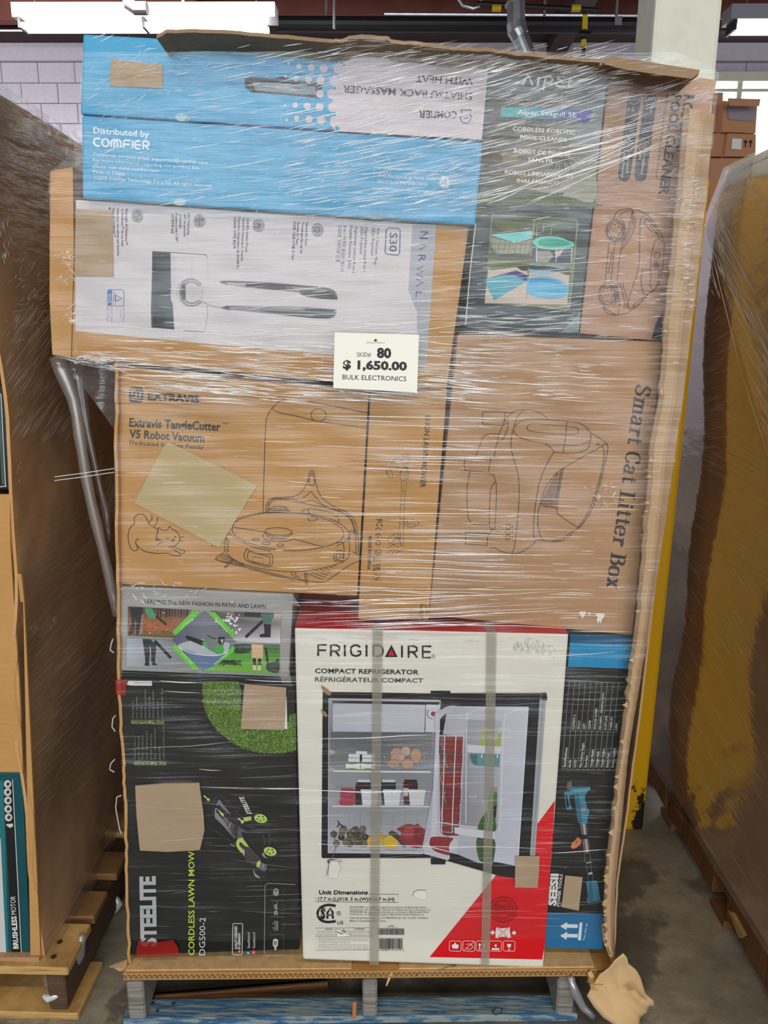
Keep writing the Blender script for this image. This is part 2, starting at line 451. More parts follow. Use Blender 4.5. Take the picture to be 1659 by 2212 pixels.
# column: white steel tube with a yellow painted foot
co = empty('column', (.70, 2.07, 0)); tag(co, 'square steel column, white above and yellow below, right of the load', kind='structure')
cx0, cx1, cy0, cy1 = .578, .732, 1.99, 2.14
b = MB().box((cx0, cy0, 1.78), (cx1, cy1, 4.95)).build('upper_shaft', STEEL_W, co); bevel(b, .010)
b = MB().hexa([(cx0, cy0-.001, 1.78), (.743, cy0-.001, 1.78), (.729, cy0-.001, 0), (cx0-.012, cy0-.001, 0), (cx0, cy1+.001, 1.78), (.743, cy1+.001, 1.78), (.729, cy1+.001, 0), (cx0-.012, cy1+.001, 0)]).build('painted_foot', YELLOW, co); bevel(b, .010)

# ------------------------------------------------------------------ overhead services
def lamp_unit(px0, px1, pyt, y, label, two=True):
    a = at_y(px0, pyt, y); c = at_y(px1, pyt, y); z = a.z; L = c.x-a.x
    t = empty('fluorescent_light', ((a.x+c.x)/2, y, z), label, 'ceiling light')
    MB().box((a.x, y-.09, z), (c.x, y+.09, z+.10)).build('housing', plain('white_enamel', (150,148,156), .5), t)
    n = 2 if two else 1
    for i in range(n):
        x0 = a.x+.05+i*(L-.1)/n; x1 = x0+(L-.1)/n-.02
        for dy in (-.05, .05):
            MB().tube([(x0, y+dy, z-.045), (x1, y+dy, z-.045)], .022, 10).build('tube', TUBE, t)
        MB().box((x0-.015, y-.08, z-.07), (x0+.005, y+.08, z)).build('lamp_holder', BLACK_PIPE, t)
    for x in (a.x+.15, c.x-.15):
        MB().tube([(x, y, z+.10), (x-.12, y, 4.95)], .004, 5).build('hanger_wire', GALV, t)
    return t
lamp_unit(38, 598, 46, 6.6, 'long twin-tube fluorescent light hanging above the wrapped load, at the upper left')
lamp_unit(1568, 2100, 50, 6.6, 'fluorescent light just right of the white column')
def dropped(px, py, y): return at_y(px, py, y)
a = at_y(600, 52, 7.6); c = at_y(1500, 56, 7.6)
t = empty('iron_pipe', ((a.x+c.x)/2, 7.6, a.z), 'thick black horizontal pipe under the roof joists', 'pipe')
MB().tube([a, c], .065, 14).build('pipe_run', BLACK_PIPE, t)
for px in (705, 1175, 1330):
    q = at_y(px, 52, 7.6); MB().tube([(q.x, 7.6, q.z), (q.x, 7.6, 4.95)], .012, 6).build('pipe_hanger', GALV, t)
for px, w in ((1330, .03),):
    q = at_y(px, 56, 7.6); MB().box((q.x-w, 7.52, q.z-.02), (q.x+w, 7.53, q.z+.05)).build('tag_plate', GALV, t)
a = at_y(1030, 8, 6.9); c = at_y(1290, 22, 6.9)
t = empty('gas_pipe', ((a.x+c.x)/2, 6.9, a.z), 'thin black gas pipe with yellow bands near the roof', 'pipe')
MB().tube([a, c], .02, 8).build('pipe_run', BLACK_PIPE, t)
for px in (1072, 1243):
    q = at_y(px, 20, 6.9); MB().tube([(q.x-.035, 6.88, q.z), (q.x+.035, 6.88, q.z)], .026, 8).build('yellow_band', YEL_BAND, t)
p = [at_y(px, py, 6.9) for px, py in ((985, -10), (1000, 12), (1022, 18), (1034, 14), (1040, -6))]
MB().tube(p, .012, 6).build('flexible_line', GALV, t)
t = empty('drop_pipe', at_y(1262, 30, 6.9), 'vertical black pipe with yellow bands dropping behind the load', 'pipe')
MB().tube([at_y(1264, 20, 6.9), at_y(1260, 122, 6.9)], .016, 8).build('pipe_run', BLACK_PIPE, t)
MB().tube([at_y(1264, 33, 6.9), at_y(1263, 64, 6.9)], .021, 8).build('yellow_band', YEL_BAND, t)
MB().tube([at_y(1261, 86, 6.9), at_y(1260.5, 102, 6.9)], .021, 8).build('yellow_band', YEL_BAND, t)
MB().tube([at_y(1250, 75, 6.9), at_y(1275, 76, 6.9)], .03, 8).build('valve', BLACK_PIPE, t)
t = empty('flue_pipe', at_y(1118, 50, 5.4), 'galvanised round flue pipe with an elbow above the load', 'flue')
MB().tube([at_y(1113, -120, 5.4), at_y(1115, 55, 5.4)], .056, 18).build('upper_length', GALV, t)
MB().tube([at_y(1115, 50, 5.4), at_y(1117, 66, 5.4), at_y(1124, 80, 5.4)], [.06,.062,.056], 18).build('elbow', GALV, t)
MB().tube([at_y(1123, 78, 5.4), at_y(1152, 150, 5.4)], .052, 18).build('lower_length', GALV, t)
MB().tube([at_y(1111, 7, 5.4), at_y(1111.4, 10, 5.4)], .061, 18).build('clamp_ring', GALV, t)
t = empty('suspended_conduit', at_y(300, -2, 6.2), 'pair of thin rods hanging above the left fluorescent light', 'conduit')
for px in (395, 722):
    MB().tube([at_y(px, -5, 6.4), at_y(px, 20 if px < 700 else 62, 6.4)], .012, 6).build('hanger_rod', GALV, t)
t = empty('black_duct_elbow', at_y(290, 10, 6.3), 'small black duct elbow above the left fluorescent light', 'duct')
MB().tube([at_y(275, -8, 6.3), at_y(280, 10, 6.3), at_y(292, 18, 6.3), at_y(318, 18, 6.3)], .045, 12).build('elbow', BLACK_PIPE, t)
a = at_y(-60, 66, 8.0); c = at_y(200, 66, 8.0)
tag(MB().tube([a, c], .010, 6).build('wire_run', GALV), 'thin wire stretched below the roof at the upper left', 'wire')
a = at_y(830, 30, 8.0); c = at_y(1382, 34, 8.0)
tag(MB().tube([a, c], .012, 6).build('steel_rail', GALV), 'thin pale rail under the roof behind the black pipe', 'rail')

# far cartons by the window
BG = board('distant_kraft_board', (196,142,104), var=.05)
def far_box(name, quad, y, depth, label, open_=False):
    P = [at_y(px, py, y) for px, py in quad]
    t = empty(name, (sum((p.x for p in P))/4, y, min(p.z for p in P)), label, 'box')
    o = MB().slab(P, (0.0, depth, 0)).build('carton_body', BG, t)
    return t, P
t, P = far_box('open_box', [(1562,222),(1636,224),(1632,288),(1560,285)], 6.0, .3, 'open brown box with raised flaps, topmost of the stack by the window')
F1 = [at_y(px, py, 5.98) for px, py in ((1574,190),(1632,192),(1636,224),(1572,222))]
MB().slab([v+Vector((0,.3,0)) for v in F1], (0,.01,0)).build('back_flap', BG, t)
F1 = [at_y(px, py, 5.85) for px, py in ((1573,212),(1643,214),(1640,229),(1577,228))]
MB().slab(F1, (0,.01,0)).build('front_flap', BG, t)
F1 = [at_y(px, py, 5.99) for px, py in ((1572,229),(1632,231),(1628,262),(1574,258))]
MB().slab(F1, (0,.005,0)).build('label_sheet', plain('grey_label', (150,140,150)), t)
t, P = far_box('sealed_box', [(1572,288),(1633,290),(1632,338),(1566,338)], 6.0, .3, 'brown box with a white label under the open box')
MB().slab([at_y(px, py, 5.99) for px, py in ((1582,299),(1603,300),(1601,323),(1580,321))], (0,.004,0)).build('shipping_label', plain('white_label', (235,235,235)), t)
for x in (1611, 1622):
    MB().slab([at_y(px, py, 5.99) for px, py in ((x-1,304),(x+1,304),(x+.5,318),(x-1.5,318))], (0,.003,0)).slab([at_y(px, py, 5.99) for px, py in ((x,301),(x,301),(x+4,308),(x-4,308))], (0,.003,0)).build('printed_arrow', BLACK_PIPE, t)
far_box('stacked_box', [(1540,288),(1569,290),(1562,338),(1538,338)], 6.05, .3, 'narrow end of a brown box left of the white-labelled box')
far_box('stacked_box', [(1540,200),(1562,200),(1560,285),(1538,285)], 6.1, .3, 'brown box end left of the open box')
far_box('stacked_box', [(1535,342),(1632,342),(1626,470),(1530,470)], 6.0, .4, 'lowest brown box of the stack by the window')
MB_pl = MB().box((2.5, 5.7, 0), (3.3, 6.6, .9)).build('stacked_box', BG)
tag(MB_pl, 'large brown box on the floor that carries the stack by the window', 'box')
# ------------------------------------------------------------------ the middle load: pallet, big carton
PL = Plane(1.350)
def carton(name, quad, d, depth, mat, label, cat='box', bev=.0035, group=None):
    """closed carton whose front face has the four given corners (tl, tr, br, bl) on the plane d; returns thing, its plane"""
    pl = Plane(d); Q = [pl.at(*p) for p in quad]
    c = sum(Q, Vector())/4
    t = empty(name, (c.x, c.y+depth/2, min(q.z for q in Q)), label, cat, group)
    o = MB().slab(Q, -pl.n*depth).build('carton_body', mat, t)
    bevel(o, bev, 2)
    return t, pl
def patch(pl, pts, lift, thick, mat, parent, name='kraft_patch', curl=0, label=None):
    """a cut piece of board stuck flat on a face"""
    P = [pl.at(p[0], p[1], lift) for p in pts]; n = len(P)
    V = P+[p+pl.n*thick for p in P]
    tri = geometry.tessellate_polygon([[Vector((p[0], p[1], 0)) for p in pts]])
    F = [tuple(t) for t in tri]+[tuple(i+n for i in reversed(t)) for t in tri]+[(i, (i+1) % n, (i+1) % n+n, i+n) for i in range(n)]
    return mk(name, V, F, mat, parent, label=label)

# pallet
pp = Plane(1.325)
def px_x(px, py): return pp.at(px, py)
pal = empty('wooden_pallet', (0, 1.8, 0), 'blue painted wooden pallet under the opened load with price sheet', 'pallet')
K = .036
def along(x, dy=0): return 1.325+K*x+dy
def pbox(x0, x1, y0, y1, z0, z1, name, mat, bev=.002, parent=None):
    """board lying square to the pallet, y counted back from its front edge"""
    P = [(x0, along(x0, y0), z1), (x1, along(x1, y0), z1), (x1, along(x1, y0), z0), (x0, along(x0, y0), z0),
         (x0-K*(y1-y0), along(x0, y1), z1), (x1-K*(y1-y0), along(x1, y1), z1), (x1-K*(y1-y0), along(x1, y1), z0), (x0-K*(y1-y0), along(x0, y1), z0)]
    o = MB().hexa(P).build(name, mat, parent or pal); bevel(o, bev, 1); return o
for a, b_ in ((pp.at(272,2130).x, pp.at(309,2130).x), (pp.at(783,2130).x, pp.at(815,2130).x), (pp.at(1205,2130).x, pp.at(1243,2130).x)):
    pbox(a, b_, .0, 1.0, .019, .112, 'stringer', WOOD_OLD, .004)
xl, xr = pp.at(262,2190).x, pp.at(1250,2190).x
for y0, w_, m_ in ((.002, .052, WOOD_BLUE), (.40, .09, WOOD_BROWN), (.86, .09, WOOD_BROWN)): pbox(xl, xr, y0, y0+w_, 0, .018, 'bottom_board', m_, .003)  # inner boards take darker brown to paint in the shade under the deck
MB().hexa([(xl+.05, along(xl+.05,.060), .0165), (xl+.42, along(xl+.42,.092), .0165), (xl+.42, along(xl+.42,.09), .0), (xl+.05, along(xl+.05,.055), .0), (xl+.05, along(xl+.05,.064), .0165), (xl+.42, along(xl+.42,.097), .0165), (xl+.42, along(xl+.42,.097), .0), (xl+.05, along(xl+.05,.064), .0)]).build('split_sliver', WOOD_BROWN, pal)
for i, y0 in enumerate((.012, .16, .30, .44, .58, .72, .86)):
    pbox(xl+(.03 if i == 0 else 0), xr, y0, y0+.09, .113, .126, 'deck_board', WOOD_OLD if i else WOOD_BROWN, .002)
# nail heads and splinters
RUST = plain('rusted_nail', (60,38,28), .8)
for px, py in ((331,2167),(375,2168),(340,2184),(313,2190)):
    q = at_z(px, py, .019); MB().tube([q, q+Vector((0,0,.0015))], .0035, 8).build('nail_head', RUST, pal)
pbox(xl, xr, .975, .992, .02, .11, 'light_stop_board', WOOD_BROWN)  # unseen board added at the back to keep light out under the deck
MB().slab([pp.at(x, y, .002) for x, y in ((762,2164),(770,2163),(769,2198),(761,2199))], (0,.004,0)).build('broken_chip', plain('raw_split_wood', (190,110,60), .9), pal)
def strand(name, pts, r, mat, parent, n=8, label=None):
    return MB().tube(pts, r, n).build(name, mat, parent, smooth=True, label=label)
BLACKW = plain('black_poly_strap', (20,20,22), .4)
strand('wire_loop', [pp.at(x, y, .004) for x, y in ((1062,2182),(1072,2172),(1084,2176),(1082,2184),(1070,2188),(1064,2184),(1062,2176))], .0012, BLACKW, pal, 5)
MB().slab([pp.at(x, y, .004) for x, y in ((842,2096),(850,2097),(836,2126),(833,2127))], (0,.003,0)).build('split_sliver', KRAFT_EDGE, pal)
MB().slab([pp.at(x, y, .006) for x, y in ((975,2083),(985,2080),(905,2104),(897,2104))], (0,.003,0)).build('split_sliver', WOOD_OLD, pal)
MB().slab([pp.at(x, y, .03) for x, y in ((1266,2100),(1294,2100),(1290,2116),(1268,2114))], (0,.05,0)).build('broken_block', WOOD_NEW, pal)
FILMG = clear_mat('gathered_film', (200,200,205), .30, .2, .22)
strand('film_tail', [pp.at(x, y, .012) for x, y in ((1228,2100),(1240,2135),(1256,2165),(1278,2186))], [.006,.010,.008,.006], FILMG, pal, 8)

# the cut-open pallet carton
gay = empty('pallet_carton', (0, 1.8, .126), 'tall kraft pallet carton with its front cut away and torn edges, holding the stacked boxes', 'carton')
GP = Plane(1.335)
# floor tray with the corrugated cut edge
zt0, zt1 = .127, .141
L0 = GP.at(272, 2094); R0 = GP.at(1322, 2100)
x0, x1 = L0.x, R0.x
def gy(x, dy=0): return 1.318+K*x+dy
def sl(x0, x1, y0, y1, z0, z1):
    return [(x0, gy(x0, y0), z1), (x1, gy(x1, y0), z1), (x1, gy(x1, y0), z0), (x0, gy(x0, y0), z0), (x0, gy(x0, y1), z1), (x1, gy(x1, y1), z1), (x1, gy(x1, y1), z0), (x0, gy(x0, y1), z0)]
m = MB().hexa(sl(x0, x1, 0, .95, zt0-.002, zt0)).hexa(sl(x0, x1, 0, .95, zt1-.003, zt1))
m.hexa(sl(x0+.002, x1-.002, .02, .9, zt0, zt1-.003))
tray = m.build('floor_panel', KRAFT_WARM, gay)
# flutes between the liners
N = 190; fv, ff = [], []
random.seed(8)
for i in range(N+1):
    x = lerp(x0, x1, i/N); z = (zt0+zt1-.003)/2+math.sin(i*math.pi/1.0+.5)*.0045*(1 if i % 2 else -1)*1.0
    z = lerp(zt0+.0005, zt1-.0035, (i % 2))+random.uniform(-.0008, .0008)
    for y in (.0005, .009):
        fv += [(x, gy(x, y), z-.0009), (x, gy(x, y), z+.0009)]
for i in range(N):
    a = i*4; c = a+4
    ff += [(a, c, c+1, a+1), (a+1, c+1, c+3, a+3), (a, a+2, c+2, c)]
mk('flute_edge', fv, ff, KRAFT_EDGE, tray)
mk('flute_shadow_gap', sl(x0+.002, x1-.002, .009, .019, zt0, zt1-.003), BOXF, plain('painted_flute_shade', (34,24,16), .9), tray)  # dark block behind the flutes paints the shade in their holes
# second loose board lying in the tray at the right and the lower liner strip
m = MB().hexa(sl(GP.at(862,2080).x, GP.at(1280,2080).x, .004, .3, zt1+.0005, zt1+.004)); m.build('loose_board', KRAFT_EDGE, gay)
m = MB().hexa(sl(GP.at(275,2080).x, GP.at(760,2080).x, .006, .3, zt1+.0005, zt1+.0035)); m.build('loose_board', KRAFT_EDGE, gay)
def jag_sheet(front, depthv, thick, name, mat, rows=40, jag=.003, seed=1, backx=None, parent=gay, wav=.004):
    """side panel: a front edge polyline (points) swept back along depthv with torn edge"""
    random.seed(seed); P = []
    tot = len(front)-1
    for i in range(rows+1):
        f = i/rows*tot; k = min(int(f), tot-1); p = front[k].lerp(front[k+1], f-k)
        row = []
        for j, s_ in enumerate((0, .03, .12, .3, .6, 1)):
            q = p+Vector(depthv)*s_
            if j == 0: q += Vector((random.uniform(-jag, jag)*.6, random.uniform(0, jag), 0))
            elif j > 1: q += Vector((math.sin(i*.5+j)*wav, 0, 0))
            row.append(q)
        P.append(row)
    V, F = sheet(P); V, F = solidify(V, F, rows+1, 6, thick)
    return mk(name, V, F, mat, parent)
LE = [GP.at(x, y) for x, y in ((247,778),(247,900),(250,1262),(252,1480),(262,1640),(268,1760),(271,1900),(276,2082))]
jag_sheet(LE, (-.02, .95, 0), (.0055, 0, 0), 'left_panel', KRAFT_WARM, 60, .003, 2)
RE = [GP.at(x, y) for x, y in ((1500,245),(1478,640),(1455,860),(1432,1100),(1400,1372),(1378,1560),(1352,1760),(1332,1900),(1324,2072))]
jag_sheet(RE, (.02, .95, 0), (.004, 0, 0), 'right_panel', KRAFT_GREY, 50, .001, 3)
mk('back_panel', *(lambda a, b, c, d: ([a, b, c, d], [(0,1,2,3)]))(Vector((-.62,2.3,.14)), Vector((.6,2.3,.14)), Vector((.66,2.3,1.8)), Vector((-.68,2.3,1.8))), KRAFT_WARM, gay)
# right corner strip left standing in front of the boxes: inner edge torn, outer edge folded
inner = [(1475,238),(1470,300),(1462,400),(1455,460),(1448,560),(1438,640),(1430,735),(1422,860),(1402,960),(1396,1060),(1388,1150),(1376,1290),(1368,1372),(1364,1400),(1357,1450),(1352,1480),(1344,1560),(1332,1640),(1322,1740),(1314,1820),(1306,1880),(1304,1925),(1304,1990),(1306,2030),(1322,2072)]
outer = [(1546,246),(1540,300),(1530,400),(1524,460),(1512,560),(1504,640),(1492,735),(1478,860),(1462,960),(1448,1060),(1436,1150),(1414,1290),(1402,1372),(1397,1400),(1388,1450),(1384,1480),(1370,1560),(1358,1640),(1348,1740),(1340,1820),(1334,1880),(1330,1925),(1328,1990),(1326,2040),(1334,2074)]
CP = Plane(1.318); random.seed(5); P = []
def dens(T, n):
    out = []
    for (a, b), (c, d) in zip(T, T[1:]):
        for k in range(n): out.append((lerp(a, c, k/n), lerp(b, d, k/n)))
    return out+[T[-1]]
I2, O2 = dens(inner, 5), dens(outer, 5)
for (a, b), (c, d) in zip(I2, O2):
    j = random.choice((0, 0, random.uniform(-3, 3), random.uniform(-1.5, 1.5)))
    row = []
    for u in (0, .12, .45, .55, 1):
        lift = [.004, .012, .010, .014, -.004][(0, .12, .45, .55, 1).index(u)]
        row.append(CP.at(lerp(a+j, c, u), lerp(b, d, u), lift))
    P.append(row)
V, F = sheet(P); V, F = solidify(V, F, len(P), 5, (0, .005, 0))
strip = mk('corner_strip', V, F, board('kraft_board_pale', (188,156,118), var=.08, warp=1.5, flute=.3), gay)
# strip top fold and tear flakes down the inner edge
random.seed(15)
for k in range(34):
    py = random.choice((random.uniform(1380,1960), random.uniform(1880,2060), random.uniform(600,1380)))
    pxx = poly_at([(b, a) for a, b in inner], py)
    w, h = random.uniform(3, 9), random.uniform(5, 16)
    a = CP.at(pxx-w, py, .014); c = CP.at(pxx+3, py-h*.4, .012); d = CP.at(pxx+3, py+h*.6, .012)
    MB().slab([a, c, d, a.lerp(d, .5)], (0, .0015, 0)).build('torn_flake', KRAFT_EDGE, strip)
# left front corner panel that bulges out at mid height
Q = [(112,372),(160,362),(162,560),(158,700),(156,772),(116,766),(110,640),(111,500)]
patch(Plane(1.375), Q, 0, .006, KRAFT_WARM, gay, 'corner_panel')
mk('corner_panel_edge', *(lambda q: (q, [(0,1,2,3)]))([Plane(1.370).at(160,362), Plane(1.370).at(163,362)+Vector((0,.25,0)), Plane(1.37).at(163,772)+Vector((0,.25,0)), Plane(1.37).at(157,772)]), KRAFT_DARK, gay)
# top flaps sagging over the boxes
def flap(front, d_front, back_dy, back_dz, name, mat, thick=.005, seed=4):
    random.seed(seed); fp = Plane(d_front); P = []
    pts = dens(front, 4)
    for (a, b) in pts:
        p = fp.at(a, b+random.uniform(-1.2, 1.2)); row = []
        for s_ in (0, .05, .2, .5, 1):
            row.append(p+Vector((0, back_dy*s_, back_dz*math.sin(s_*1.57))))
        P.append(row)
    V, F = sheet(P); V, F = solidify(V, F, len(P), 5, (0, 0, -thick))
    return mk(name, V, F, mat, gay)
KRAFT_LID = board('kraft_lid_board', (150,124,96), var=.2, warp=3)
flap([(338,76),(360,64),(400,62),(480,65),(560,70),(640,78),(720,84),(742,84),(757,76),(790,74),(838,78),(846,86),(900,90),(960,98),(1000,102),(1060,104),(1120,112),(1180,118),(1240,124),(1322,130)], 1.285, .75, -.03, 'top_flap', KRAFT_LID)
flap([(1296,134),(1322,123),(1380,130),(1440,140),(1492,150),(1510,153)], 1.275, .5, .0, 'top_flap', KRAFT_LID, seed=6)
patch(Plane(1.272), [(1322,124),(1510,153),(1506,162),(1492,172),(1400,160),(1330,148),(1300,138)], 0, .004, KRAFT_LID, gay, 'folded_flap')
# torn corner at the bottom left
P = [GP.at(x, y, l) for x, y, l in ((276,2072,.004),(262,2058,.03),(248,2060,.035),(252,2074,.02),(262,2088,.012),(274,2092,.004))]
mk('torn_corner', P+[p+Vector((0,.004,.0)) for p in P], [(0,1,2,3,4,5),(11,10,9,8,7,6)]+[(i,(i+1)%6,(i+1)%6+6,i+6) for i in range(6)], KRAFT_EDGE, gay)
P = [GP.at(x, y, l) for x, y, l in ((1300,1995,.0),(1312,2025,.012),(1330,2056,.03),(1338,2074,.035),(1322,2078,.02),(1310,2052,.006),(1302,2030,.002))]
mk('torn_corner', P+[p+Vector((0,.004,.0)) for p in P], [tuple(range(7)), tuple(range(13,6,-1))]+[(i,(i+1)%7,(i+1)%7+7,i+7) for i in range(7)], KRAFT_EDGE, gay)

# torn sheet of liner paper hanging from the right corner down to the floor
out = [(1347,2062),(1356,2072),(1362,2092),(1378,2104),(1389,2124),(1396,2150),(1400,2158),(1414,2166),(1417,2180),(1410,2192),(1404,2200),(1386,2205),(1380,2211),(1352,2214),(1330,2206),(1302,2196),(1285,2182),(1270,2158),(1284,2138),(1300,2118),(1316,2096),(1330,2078)]
PQ = Plane(1.285); cpx = (1340, 2140)
V = []; n = len(out); rings = 7
for r in range(rings+1):
    s_ = r/rings
    for i, (a, b) in enumerate(out):
        x, y = lerp(cpx[0], a, s_), lerp(cpx[1], b, s_)
        cr = .004*math.sin(i*1.9)*s_+.012*math.sin(x*.022+y*.03)+.002*math.sin(x*.13-y*.09)
        V.append(PQ.at(x, y, cr-.02*s_*(1 if a > 1380 else 0)))
F = [(r*n+i, r*n+(i+1) % n, (r+1)*n+(i+1) % n, (r+1)*n+i) for r in range(rings) for i in range(n)]
minz = min(v.z for v in V)
for v in V: v.z = max(v.z, .0005)
V2 = V+[v+Vector((0,.0012,0)) for v in V]; k = len(V)
F2 = F+[tuple(i+k for i in reversed(f)) for f in F]+[(rings*n+i, rings*n+(i+1)%n, rings*n+(i+1)%n+k, rings*n+i+k) for i in range(n)]
tp = mk('torn_paper', V2, F2, PAPER_TORN, None, smooth=True)
tag(tp, 'torn sheet of brown kraft paper hanging off the pallet corner to the floor', 'paper')
P = [PQ.at(x, y, .014) for x, y in ((1352,2128),(1366,2126),(1380,2142),(1394,2150),(1396,2160),(1382,2156),(1370,2146))]
mk('curled_tear', P+[p+Vector((0,.001,0)) for p in P], [tuple(range(7)), tuple(range(13,6,-1))], KRAFT_EDGE, tp, origin=P[0])
P = [GP.at(x, y, .025) for x, y in ((1262,2082),(1270,2076),(1277,2088),(1274,2094),(1266,2104),(1262,2100),(1268,2092))]
mk('torn_scrap', P+[p+Vector((0,.003,0)) for p in P], [tuple(range(7)), tuple(range(13,6,-1))]+[(i,(i+1)%7,(i+1)%7+7,i+7) for i in range(7)], KRAFT_EDGE, gay)
# ------------------------------------------------------------------ boxes stacked in the carton, with their print
BK = (38,32,28); INKB = (58,40,34)
# serif capitals and letters drawn with a broad nib (thick stems, thin joins, slab serifs); unit box 100 high
def nib(A, mp, strokes, col, thick=17, thin=6):
    for st in strokes:
        kind, pts = st[0], st[1:]
        if kind == 'r': x0, y0, x1, y1 = pts; A.poly([mp(x0,y0), mp(x1,y0), mp(x1,y1), mp(x0,y1)], col); continue
        P = crom([tuple(p) for p in pts], False, 8) if kind == 's' else [Vector(p) for p in pts]
        n = len(P); a, b = [], []
        for i in range(n):
            d = (P[min(i+1, n-1)]-P[max(i-1, 0)]); d = d.normalized() if d.length else Vector((1,0))
            w = (thin+(thick-thin)*abs(d.y)**1.3)/2; nn = Vector((-d.y, d.x))*w
            a.append(mp(*(P[i]+nn))); b.append(mp(*(P[i]-nn)))
        F = [(i, i+1, n+i+1, n+i) for i in range(n-1)]
        A._put(a+b, F, col)
SERIF = {
 'S': (62, [('s',(54,78),(46,94),(30,98),(14,90),(10,74),(22,60),(42,48),(54,34),(52,14),(34,2),(16,6),(6,24)), ('r',50,66,56,97), ('r',4,3,10,36)]),
 'C': (72, [('s',(64,74),(54,94),(38,98),(18,86),(10,50),(18,14),(38,2),(56,8),(66,28)), ('r',61,66,67,97)]),
 'L': (66, [('r',16,0,33,100), ('r',4,94,46,100), ('r',4,0,64,6), ('r',58,0,64,32)]),
 'B': (72, [('r',14,0,31,100), ('r',4,94,40,100), ('r',4,0,40,6), ('s',(31,97),(52,94),(60,76),(50,58),(31,53)), ('s',(31,52),(56,50),(66,28),(54,6),(31,3))]),
 'm': (104, [('r',14,0,29,68), ('r',4,63,28,69), ('r',4,0,38,6), ('s',(24,50),(36,66),(50,62),(54,46)), ('r',47,0,62,50), ('r',40,0,70,6), ('s',(58,50),(70,66),(84,62),(87,46)), ('r',80,0,95,50), ('r',73,0,103,6)]),
 'a': (60, [('s',(12,50),(22,67),(38,66),(44,52),(44,36)), ('r',37,6,51,48), ('s',(42,38),(20,34),(9,20),(16,5),(30,3),(42,16)), ('r',40,0,58,6)]),
 'r': (52, [('r',14,0,29,68), ('r',4,63,28,69), ('r',4,0,40,6), ('s',(26,48),(36,66),(47,64),(49,54)), ('r',40,50,50,62)]),
 't': (42, [('r',14,8,28,90), ('r',4,62,40,68), ('s',(21,18),(24,4),(34,3),(41,12))]),
 'i': (36, [('r',12,0,27,68), ('r',3,63,26,69), ('r',3,0,36,6), ('r',11,82,27,98)]),
 'e': (58, [('s',(10,37),(50,38),(46,62),(30,68),(14,60),(9,34),(16,8),(34,1),(52,16))]),
 'o': (62, [('s',(31,67),(14,60),(9,34),(14,8),(31,1),(48,8),(53,34),(48,60),(31,67))]),
 'x': (62, [('l',(14,66),(48,2)), ('l',(48,66),(14,2)), ('r',3,62,28,68), ('r',36,62,60,68), ('r',2,0,26,6), ('r',35,0,62,6)]),
}
def serif_text(A, txt, p0, p1, h, col):
    tot = sum(SERIF[c][0]+4 if c != ' ' else 36 for c in txt); x = 0
    base = A.map(p0, p1, h, tot, 100.)
    for c in txt:
        if c == ' ': x += 36; continue
        w, st = SERIF[c]
        nib(A, (lambda X: (lambda a, b: base(a+X, b)))(x), st, col)
        x += w+4

# ---- massager carton, upper
t, pl = carton('blue_white_carton', [(179,73),(1058,121),(1045,302),(173,246)], 1.352, .42, BLUE_CARD,
  'blue and white massager carton lying upside down on top of the stack, lettering upside down')
A = Art(pl).fr(560, 90, 500)
WHT = (210,200,204); MID = (64,160,204)
A.poly([(620,52),(578,105),(570,150),(535,185),(538,235),(505,280),(518,330),(492,375),(512,420),(494,470),(520,520),(508,590),(545,642),(1596,702),(1648,100)], WHT)
for x, y, r in ((578,80,32),(585,150,36),(545,235,34),(520,330,34),(500,420,30),(520,520,32),(545,625,26)): A.ell(x+12, y, r*.55, r, MID)
for x, y, r in ((605,115,34),(572,195,36),(542,285,38),(524,376,38),(530,470,36),(546,570,38)): A.ell(x, y, r, r, WHT)
for x, y, r in ((240,65,12),(312,90,20),(404,100,25),(495,110,30),(211,157,10),(285,178,20),(373,186,26),(463,192,30),(190,250,9),(265,265,20),(353,272,25),(440,280,30),(435,375,28),(185,460,10),(258,457,20),(345,463,25),(433,470,29),(197,563,10),(268,552,20),(357,558,26),(445,565,30),(537,42,22)): A.ell(x, y, r, r, WHT)
A.text('SHIATSU BACK MASSAGER', (1530,370), (603,314), (1526,420), BK, .01)
A.text('WITH HEAT', (1533,264), (1125,240), (1530,314), BK, .01)
A.text('COMFI', (1417,500), (1232,496), (1415,550), BK, .012); A.text('ER', (1225,496), (1142,494), (1223,548), BK, .012)
A.line([(1450,490),(1515,492),(1510,520),(1520,545),(1495,582),(1460,580),(1440,548),(1452,518),(1447,490)], 6, (70,80,140), True)
A.line([(1465,552),(1500,545)], 6, (70,80,140))
A.build('printed_lettering', t)
A = Art(pl)
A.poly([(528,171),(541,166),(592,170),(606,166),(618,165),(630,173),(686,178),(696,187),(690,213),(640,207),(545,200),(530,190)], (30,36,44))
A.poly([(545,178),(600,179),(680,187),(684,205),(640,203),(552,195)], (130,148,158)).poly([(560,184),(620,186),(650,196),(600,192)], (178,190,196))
A.build('painted_hand_hole', t)  # hole drawn flat, its inner shade and reflections painted as dark and grey patches
for e in ((819,294,12,9,(52,110,142)),(398,256,13,7,(150,196,210))): Art(pl).ell(*e).build('thumb_notch', t)
patch(pl, [(241,125),(262,131),(352,141),(352,192),(237,186)], .0004, .0012, KRAFT_PATCH, t)

# ---- massager carton, lower
t, pl = carton('blue_carton', [(176,249),(1043,307),(1027,486),(178,427)], 1.346, .42, BLUE_CARD,
  'plain blue massager carton with white address lines, second from the top')
A = Art(pl).fr(180, 260, 440); WB = (226,238,246)
A.text('Distributed by', (83,105), (538,137), (83,57), WB, .02)
